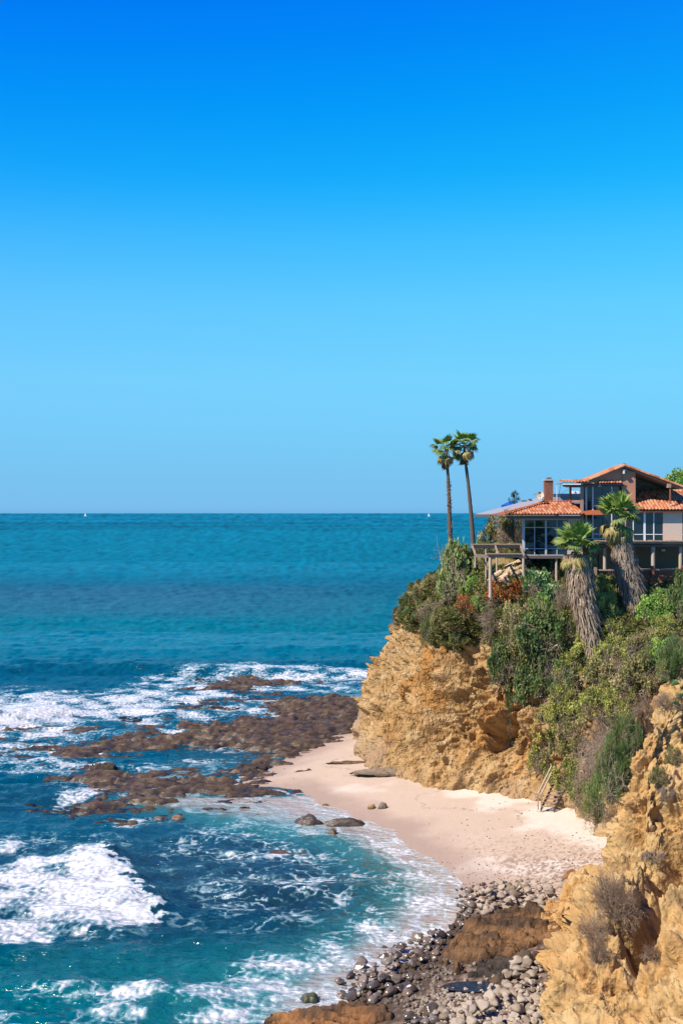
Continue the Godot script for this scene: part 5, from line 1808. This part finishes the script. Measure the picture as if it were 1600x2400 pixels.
	# left end of the eave: short tiles seen end on
	panel(o, "eave_board", 1318, 1133, 1360, 1136.2, d - 1.0, 0.14, "white_frame")
	var ev := panel(o, "eave_roof", 1316, 1131, 1392, 1133, d - 0.9, 2.4, "timber")
	tiles(ev, at(1315.5, 1131, d - 1.05) - b, Vector3(0.235, 0, 0), Vector3(0, 0.05, -0.42), 9, 3, func(_i, _j): return true)
	# tile hood over the upper window
	var hood := panel(o, "window_hood", 1404, 1134, 1457, 1137.2, d - 0.6, 0.7, "timber_dark")
	tiles(hood, at(1404, 1133.6, d - 0.75) - b, Vector3(0.21, 0, 0), Vector3(0, 0.12, -0.36), 8, 2, func(_i, _j): return true)
	# gable walls
	m = MB.new()
	var zf := at(0, 0, d + 0.2).z - b.z
	var wl := func(px: float, py: float, dd: float) -> Vector3: return at(px, py, dd) - b
	var poly := [wl.call(1366, 1137, d - 0.28), wl.call(1366, 1131.5, d - 0.28), wl.call(1459, 1096, d - 0.28), wl.call(1459, 1137, d - 0.28)]
	m.quad(poly[0], poly[1], poly[2], poly[3])
	var back_off := Vector3(0, 0, -0.2)
	m.quad(poly[3] + back_off, poly[2] + back_off, poly[1] + back_off, poly[0] + back_off)
	part(o, "gable_wall", m.done(), M["stucco_red"])
	m = MB.new()
	poly = [wl.call(1458, 1200, d - 0.34), wl.call(1458, 1097, d - 0.34), wl.call(1488, 1108, d - 0.34), wl.call(1488, 1200, d - 0.34)]
	var deep_off := Vector3(0, 0, -3.6)
	m.quad(poly[0], poly[1], poly[2], poly[3])
	m.quad(poly[0] + Vector3(0, 0, -0.5), poly[1] + Vector3(0, 0, -0.5), poly[1], poly[0])
	m.quad(poly[3], poly[2], poly[2] + deep_off, poly[3] + deep_off)
	part(o, "pilaster", m.done(), M["stucco_red"])
	# brick infill right of the pilaster, in courses
	m = MB.new()
	for k in 15:
		var y0 := 1106.0 + k * 4.6
		var x := 1488.0 - (k % 2) * 5.0
		while x < 1594.0:
			var roofline := 1090.0 + (x + 5 - 1461.0) / (1598.0 - 1461.0) * 50.0 + 5.0
			if y0 > roofline and x > 1483:
				var t := rng.randf_range(0.8, 1.2)
				m.col = Color(0.36 * t, 0.245 * t, 0.17 * t)
				bp(m, maxf(x, 1488.2), y0, x + 9.4, y0 + 4.1, d + 3.34 + rng.randf() * 0.012, 0.1, b)
			x += 10.0
	var bw := part(o, "brick_infill", m.done(), M["brick"])
	bw.set_meta("kind", "stuff")
	m = MB.new()
	poly = [wl.call(1480, 1190, d + 3.4), wl.call(1480, 1103, d + 3.4), wl.call(1598, 1146, d + 3.4), wl.call(1598, 1190, d + 3.4)]
	m.quad(poly[0], poly[1], poly[2], poly[3])
	m.quad(poly[3] + back_off, poly[2] + back_off, poly[1] + back_off, poly[0] + back_off)
	part(o, "mortar_wall", m.done(), M["mortar"])
	var fl := panel(o, "floodlight", 1460, 1100.5, 1466, 1104, d - 0.6, 0.25, "white_frame")
	sub(fl, "lamp_head", b, 1459, 1103, 1463, 1110, d - 0.7, 0.16, "white_frame")
	sub(fl, "lamp_head", b, 1463.6, 1103, 1466.4, 1108, d - 0.72, 0.14, "iron")
	var br := panel(o, "beam_end", 1565, 1133.5, 1571.5, 1143, d - 1.0, 0.5, "timber")
	sub(br, "down_pole", b, 1568, 1143, 1571, 1181, d - 0.95, 0.09, "timber_red")
	# ---- right wing
	d = 83.6
	var x_end := 1690.0
	panel(o, "wing_wall", 1552.5, 1199.5, 1598, 1276, d, 0.3, "stucco")
	panel(o, "wing_back_wall", 1466, 1199.5, x_end, 1276, d + 5.0, 0.3, "painted_room_dark")
	panel(o, "wing_wall", 1632, 1199.5, x_end, 1276, d, 0.3, "stucco")
	panel(o, "wing_ceiling", 1466, 1197.5, x_end, 1199.3, d + 0.3, 4.8, "timber_dark")
	panel(o, "wing_floor", 1400, 1270.5, x_end, 1275, d + 0.3, 4.8, "timber_dark")
	window(o, 1468, 1552, 1200.5, 1269, d, [[1483, 1.8], [1509.5, 4.6], [1531, 1.8]], [1252.5], "white_frame", 1.4)
	window(o, 1599, 1632, 1200.5, 1269, d, [[1615, 1.8]], [1252.5], "white_frame", 1.4)
	e0 = at(1471, 1196.5, d - 0.42)
	var top_y := at(0, 1150, d + 3.2)
	m = MB.new()
	e1 = Vector3(at(x_end, 0, d).x, e0.y, e0.z)
	r1 = Vector3(e1.x, top_y.y, top_y.z)
	var r0 := Vector3(at(1506, 0, d + 3.2).x, top_y.y, top_y.z)
	m.quad(e0 - b, r0 - b, r1 - b, e1 - b)
	m.quad(e0 - b + Vector3(0, -0.12, 0), e1 - b + Vector3(0, -0.12, 0), r1 - b + Vector3(0, -0.12, 0), r0 - b + Vector3(0, -0.12, 0))
	m.quad(e0 - b, e1 - b, e1 - b + Vector3(0, -0.12, 0), e0 - b + Vector3(0, -0.12, 0))
	var wing := part(o, "wing_roof", m.done(), tile_mats[3])
	tiles(wing, e0 - b + Vector3(0, 0.01, 0.06), Vector3(0.247, 0, 0), Vector3(0, r0.y - e0.y, r0.z - e0.z) / 9.0, 22, 9, func(i, j): return e0.x + (i + 0.7) * 0.247 > lerpf(e0.x, r0.x, (j + 0.5) / 9.0))
	for k in 10:
		sub(wing, "rafter_end", b, 1478 + k * 14.5, 1198.2, 1482.5 + k * 14.5, 1201, d - 0.38, 0.36, "timber_dark")
	# ---- deck, posts and dark undercroft
	var deck := panel(o, "deck", 1398, 1269.5, x_end, 1274, d - 1.1, 1.4, "timber")
	for k in 16:
		sub(deck, "deck_board", b, 1399.2 + k * 14.2, 1266.6 + (k % 3) * 0.7, 1412 + k * 14.2, 1269.4, d - 1.25, 1.3, "timber")
	sub(deck, "deck_beam", b, 1402, 1276, x_end, 1281.5, d - 0.9, 0.25, "timber_dark")
	panel(o, "undercroft_wall", 1400, 1281, x_end, 1345, d + 2.4, 0.3, "shade_painted_stucco")
	var vent := panel(o, "vent_box", 1549, 1287, 1558, 1292, d + 2.3, 0.1, "white_frame")
	vent.set_meta("label", "small pale vent box in the shade under the deck")
	for p in [[1524.5, 1534, 1281, 1345], [1589, 1597.5, 1281, 1345]]:
		var mp := MB.new()
		var r: float = (p[1] - p[0]) / 2 / F * (d - 0.7)
		var x: float = (p[0] + p[1]) / 2
		mp.tube([at(x, p[3], d - 0.7) - b, at(x, p[2], d - 0.7) - b], [r, r * 0.95], 12)
		part(o, "support_post", mp.done(true), M["post"])

	# ---- retaining wall of red boards below the deck
	var w := thing("retaining_wall", "red-brown timber retaining wall with posts under the deck", "retaining wall", at(1540, 1366, 80.6))
	for k in 4:
		panel(w, "board", 1480, 1337 + k * 7.3, 1700, 1343.6 + k * 7.3, 80.6 + (0.03 if k % 2 else 0.0), 0.12, "timber_red")
	panel(w, "cap_board", 1478, 1334.5, 1700, 1336.8, 80.45, 1.2, "timber")
	for x in [1526, 1596]:
		panel(w, "post", x, 1326, x + 6, 1370, 80.4, 0.2, "timber_red")
	w = thing("retaining_wall", "low grey timber edging between the two shaggy palms", "retaining wall", at(1415, 1345, 82.4))
	panel(w, "board", 1386, 1335, 1440, 1338, 82.3, 0.35, "timber")
	panel(w, "board", 1388, 1338.5, 1440, 1347, 82.5, 0.2, "timber_dark")
	panel(w, "post", 1392, 1330, 1398, 1350, 82.2, 0.2, "timber")

	# ---- weathered deck frame on posts, left of the glass room
	var dk := thing("deck_frame", "weathered grey deck frame on posts, open beams without boards", "deck", at(1165, 1390, 82.0))
	for q in [[1116, 1224, 1299.5, 1307, 81.6, 0.22], [1140, 1224, 1296.8, 1299.3, 81.4, 0.3], [1103, 1224, 1277.5, 1284.5, 85.0, 0.22], [1103, 1224, 1274.5, 1277, 84.8, 0.3]]:
		panel(dk, "beam", q[0], q[2], q[1], q[3], q[4], q[5], "timber")
	for x in [1106, 1160, 1219]:
		var mp := MB.new()
		mp.bar(at(x + 8, 1303, 81.9) - dk.position, at(x, 1280, 84.8) - dk.position, 0.1, 0.14)
		part(dk, "joist", mp.done(), M["timber"])
	for p in [[1144, 1152.5, 1307, 1400, 81.5], [1136, 1141, 1284, 1375, 85.0], [1161, 1165.5, 1284, 1350, 85.0], [1111, 1116, 1284, 1330, 85.1]]:
		var mp := MB.new()
		var r: float = (p[1] - p[0]) / 2 / F * p[4]
		var x: float = (p[0] + p[1]) / 2
		mp.tube([at(x, p[3], p[4]) - dk.position, at(x, p[2], p[4]) - dk.position], [r, r * 0.95], 10)
		part(dk, "post", mp.done(true), M["post"])

	# ---- heap of stone slabs under the glass room
	rng.seed = 31
	var heap := thing("stone_slab_heap", "slope of tan stone slabs between the posts under the glass room", "stone slabs", at(1195, 1372, 83.5))
	for k in 70:
		var t := rng.randf()
		var px := lerpf(1155, 1235, t) + rng.randf_range(-8, 10)
		var py := lerpf(1372, 1318, t) + rng.randf_range(-16, 8)
		var p := ground(px, py) + Vector3(0, 0.05, 0.1) - heap.position
		var mp := MB.new()
		var tone := rng.randf_range(0.8, 1.15)
		mp.col = Color(0.50 * tone, 0.37 * tone, 0.24 * tone)
		var bs := Basis.from_euler(Vector3(0.25 + rng.randf_range(-0.2, 0.2), rng.randf_range(-0.4, 0.4), 0.5 + rng.randf_range(-0.2, 0.2)))
		var l := rng.randf_range(0.22, 0.5)
		mp.slab(p, bs.x * l, bs.y * rng.randf_range(0.05, 0.09), bs.z * rng.randf_range(0.15, 0.3))
		mp.slab(p + bs.y * 0.06, bs.x * l * 0.8, bs.y * 0.05, bs.z * 0.14)
		part(heap, "stone_slab", mp.done(), M["stone"])
	var plank := thing("plank", "grey plank leaning on the slope beside the front deck post", "plank", at(1187, 1372, 82.6))
	var pm := MB.new()
	pm.slab(Vector3(0, 0.3, 0), Vector3(-0.16, 0.3, 0), Vector3(0.08, 0.04, 0), Vector3(0, 0, 0.05))
	part(plank, "board", pm.done(), M["timber"])

	# ---- things round the roof
	var dish := thing("satellite_dish", "tan satellite dish on an arm left of the chimney", "satellite dish", at(1276, 1176, 86.0))
	m = MB.new()
	var dc := at(1265, 1161, 86.0) - dish.position
	var ax := Vector3(-0.25, 0.35, 0.9).normalized()
	var s1 := ax.cross(Vector3.UP).normalized()
	var s2 := s1.cross(ax)
	for j in 5:
		for q in 20:
			var r := 0.33 * j / 4.0
			m.vert(dc + (s1 * cos(TAU * q / 20) * 0.85 + s2 * sin(TAU * q / 20)) * r - ax * 0.12 * (1.0 - pow(j / 4.0, 2)))
	for j in 4:
		for q in 20:
			var a := j * 20 + q
			var c := j * 20 + (q + 1) % 20
			m.i.append_array(PackedInt32Array([a, c, c + 20, a, c + 20, a + 20]))
	part(dish, "reflector", m.done(true), M["dish"])
	m = MB.new()
	m.tube([dc - ax * 0.12, dc + Vector3(0.12, -0.25, -0.05), Vector3.ZERO], [0.03, 0.03, 0.03], 6)
	m.tube([dc + s2 * -0.3, dc + ax * 0.35 + Vector3(0, 0.05, 0)], [0.015, 0.015], 5)
	part(dish, "arm", m.done(), M["iron"])
	m = MB.new()
	m.slab(dc + ax * 0.36 + Vector3(0, 0.06, 0), s1 * 0.09, s2 * 0.05, ax * 0.07)
	part(dish, "receiver", m.done(), M["iron"])
	var pole := thing("flagpole", "thin white pole standing right of the chimney", "pole", at(1304, 1180, 90.0))
	m = MB.new()
	m.tube([Vector3.ZERO, at(1304, 1138, 90.0) - pole.position], [0.03, 0.022], 6)
	part(pole, "shaft", m.done(true), M["white_paint"])
	pole = thing("mast", "thin dark leaning mast beside the white pole", "pole", at(1306, 1180, 90.5))
	m = MB.new()
	m.tube([Vector3.ZERO, at(1313, 1134, 90.5) - pole.position], [0.022, 0.014], 6)
	part(pole, "shaft", m.done(true), M["iron"])
	m = MB.new()
	m.tube([at(1305.5, 1164, 90.4) - pole.position, at(1334, 1144, 90.4) - pole.position], [0.008, 0.008], 4)
	part(pole, "stay_wire", m.done(true), M["iron"])

	# ---- neighbouring house behind
	var nb := thing("neighbour_house", "low house with a pale grey roof behind the glass room", "house", at(1240, 1215, 100.0))
	m = MB.new()
	var nbp := nb.position
	var q0 := at(1111, 1205.5, 99.0) - nbp
	var q1 := at(1300, 1205.5, 96.0) - nbp
	var q2 := at(1300, 1164, 104.0) - nbp
	var q3 := at(1262, 1166, 104.5) - nbp
	m.quad(q0, q3, q2, q1)
	part(nb, "roof", m.done(), M["grey_roof"])
	m = MB.new()
	m.quad(q0 + Vector3(0, 0, 0.002), q1 + Vector3(0, 0, 0.002), q1 + Vector3(0, -0.2, 0.002), q0 + Vector3(0, -0.2, 0.002))
	m.quad(q0 + Vector3(0, -0.2, 0), q1 + Vector3(0, -0.2, 0), q2 + Vector3(0, -1.6, 0), q3 + Vector3(0, -1.6, 0))
	part(nb, "fascia", m.done(), M["timber_dark"])
	panel(nb, "wall", 1185, 1210, 1360, 1300, 101.0, 0.3, "stucco")
	panel(nb, "upper_wall", 1298, 1165, 1395, 1215, 98.0, 3.0, "grey_roof")
	panel(nb, "navy_band", 1312, 1157, 1395, 1165, 97.8, 3.4, "navy")
	var wb := panel(nb, "roof_box", 1340, 1150.5, 1356, 1157, 98.5, 0.8, "white_paint")
	sub(wb, "box_vent", nbp, 1346.5, 1151.5, 1348, 1155.5, 98.45, 0.05, "iron")
	m = MB.new()
	m.tube([at(1251, 1162, 99.0) - nbp, at(1251, 1158, 99.0) - nbp, at(1318, 1158, 99.0) - nbp], [0.018, 0.018, 0.018], 5)
	part(nb, "railing", m.done(), M["iron"])
	panel(nb, "post", 1154, 1211, 1157, 1232, 98.6, 0.12, "timber_dark")
	m = MB.new()
	m.bar(at(1158, 1222, 98.5) - nbp, at(1183, 1212, 98.5) - nbp, 0.09, 0.09)
	part(nb, "brace", m.done(), M["white_frame"])
	for q in [[1228, 1172.5, 12], [1242, 1169, 7]]:
		panel(nb, "roof_vent", q[0] - q[2] / 2.0, q[1], q[0] + q[2] / 2.0, q[1] + 3, 103.0, 0.4, "timber_dark")
	var cv := thing("blue_roof", "bright blue roof peeping over the grey roof beside the conifer", "roof", at(1195, 1186, 114.0))
	m = MB.new()
	var c0 := cv.position
	m.quad(at(1174, 1184, 113.0) - c0, at(1190, 1176, 115.0) - c0, at(1212, 1173.5, 115.0) - c0, at(1214, 1182, 113.0) - c0)
	m.quad(at(1174, 1184, 113.0) - c0, at(1214, 1182, 113.0) - c0, at(1214, 1196, 113.0) - c0, at(1174, 1196, 113.0) - c0)
	part(cv, "cover", m.done(), M["blue_cover"])

	# ---- wooden stairs from the beach
	var st := thing("beach_stairs", "small wooden stairs with handrails leading from the sand into the bushes", "stairs", at(1284, 1889, 73.4) * Vector3(1, 0, 1) + Vector3(0, 1.05, 0))
	var run := Vector3(0.15, 0, -0.2)
	var side := Vector3(0.5, 0, 0.12)
	for k in 9:
		m = MB.new()
		m.slab(run * k + Vector3(0, 0.16 + 0.19 * k, 0), run * 0.5, Vector3(0, 0.025, 0), side * 0.8)
		part(st, "tread", m.done(), M["timber"])
	for s in [-1, 1]:
		m = MB.new()
		m.slab(run * 4.0 + Vector3(0, 0.80, 0) + side * s * 0.8, run * 4.6 + Vector3(0, 0.19 * 4.6, 0), Vector3(0, 0.11, 0), side.normalized() * 0.025)
		part(st, "stringer", m.done(), M["timber_dark"])
	for s in [-1, 0]:
		m = MB.new()
		var foot := side * (-0.85 if s == 0 else -1.25)
		m.bar(foot + Vector3(0, 0.92, 0) - run * 0.2, foot + run * 7.5 + Vector3(0, 0.95 + 0.19 * 7.5, 0), 0.07, 0.07)
		part(st, "handrail", m.done(), M["post"])
		m = MB.new()
		m.bar(foot + Vector3(0, -0.1, 0), foot + Vector3(0, 0.95, 0), 0.06, 0.06)
		part(st, "rail_post", m.done(), M["timber"])
	# ---- small iron gate at the right
	var gt := thing("iron_gate", "small black iron gate among the bushes at the right edge", "gate", at(1572, 1506, 74.0))
	for k in 5:
		panel(gt, "bar", 1560 + k * 5.5, 1468 if k in [0, 4] else 1476, 1561.5 + k * 5.5, 1506, 74.0, 0.04, "iron")
	panel(gt, "rail", 1560, 1474, 1583.5, 1476, 73.99, 0.03, "iron")
	panel(gt, "rail", 1560, 1498, 1583.5, 1500, 73.99, 0.03, "iron")


func make_boats() -> void:
	for k in 2:
		var d := 5200.0
		var b := at([200, 1004][k], 0, d) * Vector3(1, 0, 1)
		var o := thing("sailboat", ["tiny white sailboat on the horizon at the left", "tiny white sailboat on the horizon near the palms"][k], "sailboat", b)
		var m := MB.new()
		m.quad(Vector3(-6, 1.6, 2), Vector3(7, 1.8, 0), Vector3(5, -0.4, 0), Vector3(-5, -0.4, 2))
		m.quad(Vector3(-6, 1.6, -2), Vector3(-5, -0.4, -2), Vector3(5, -0.4, 0), Vector3(7, 1.8, 0))
		m.quad(Vector3(-6, 1.6, 2), Vector3(-6, 1.6, -2), Vector3(7, 1.8, 0), Vector3(7, 1.8, 0))
		part(o, "hull", m.done(), M["white_paint"])
		m = MB.new()
		m.tube([Vector3(0.5, 1.5, 0), Vector3(0.5, 17, 0)], [0.14, 0.08], 6)
		part(o, "mast", m.done(true), M["white_paint"])
		m = MB.new()
		m.quad(Vector3(0.3, 2.5, 0), Vector3(-5.2, 2.6, 0.8), Vector3(0.3, 16.5, 0), Vector3(0.3, 16.5, 0))
		m.quad(Vector3(0.8, 15, 0), Vector3(6, 2.2, 0.6), Vector3(1.0, 2.2, 0.3), Vector3(1.0, 2.2, 0.3))
		part(o, "sail", m.done(), M["white_paint"])


func _ready() -> void:
	rng.seed = 1
	make_materials()
	make_sky()
	make_layout()
	make_sea()
	make_beach()
	make_reef("reef", "brown rock reef shelf running out from the headland into the surf", [0, 9, 11], "")
	make_reef("reef", "lower brown reef shelf nearer the bay, separated by a channel", [1, 10], "")
	make_reef("reef", "far reef outcrops awash in the white water", [2, 3, 8], "")
	make_reef("reef", "thin reef ledges awash at the left, in the breaking surf", [4, 5, 6, 7], "")
	make_cliffs()
	make_rocks()
	make_house()
	make_palms()
	make_plants()
	make_far_trees()
	make_boats()
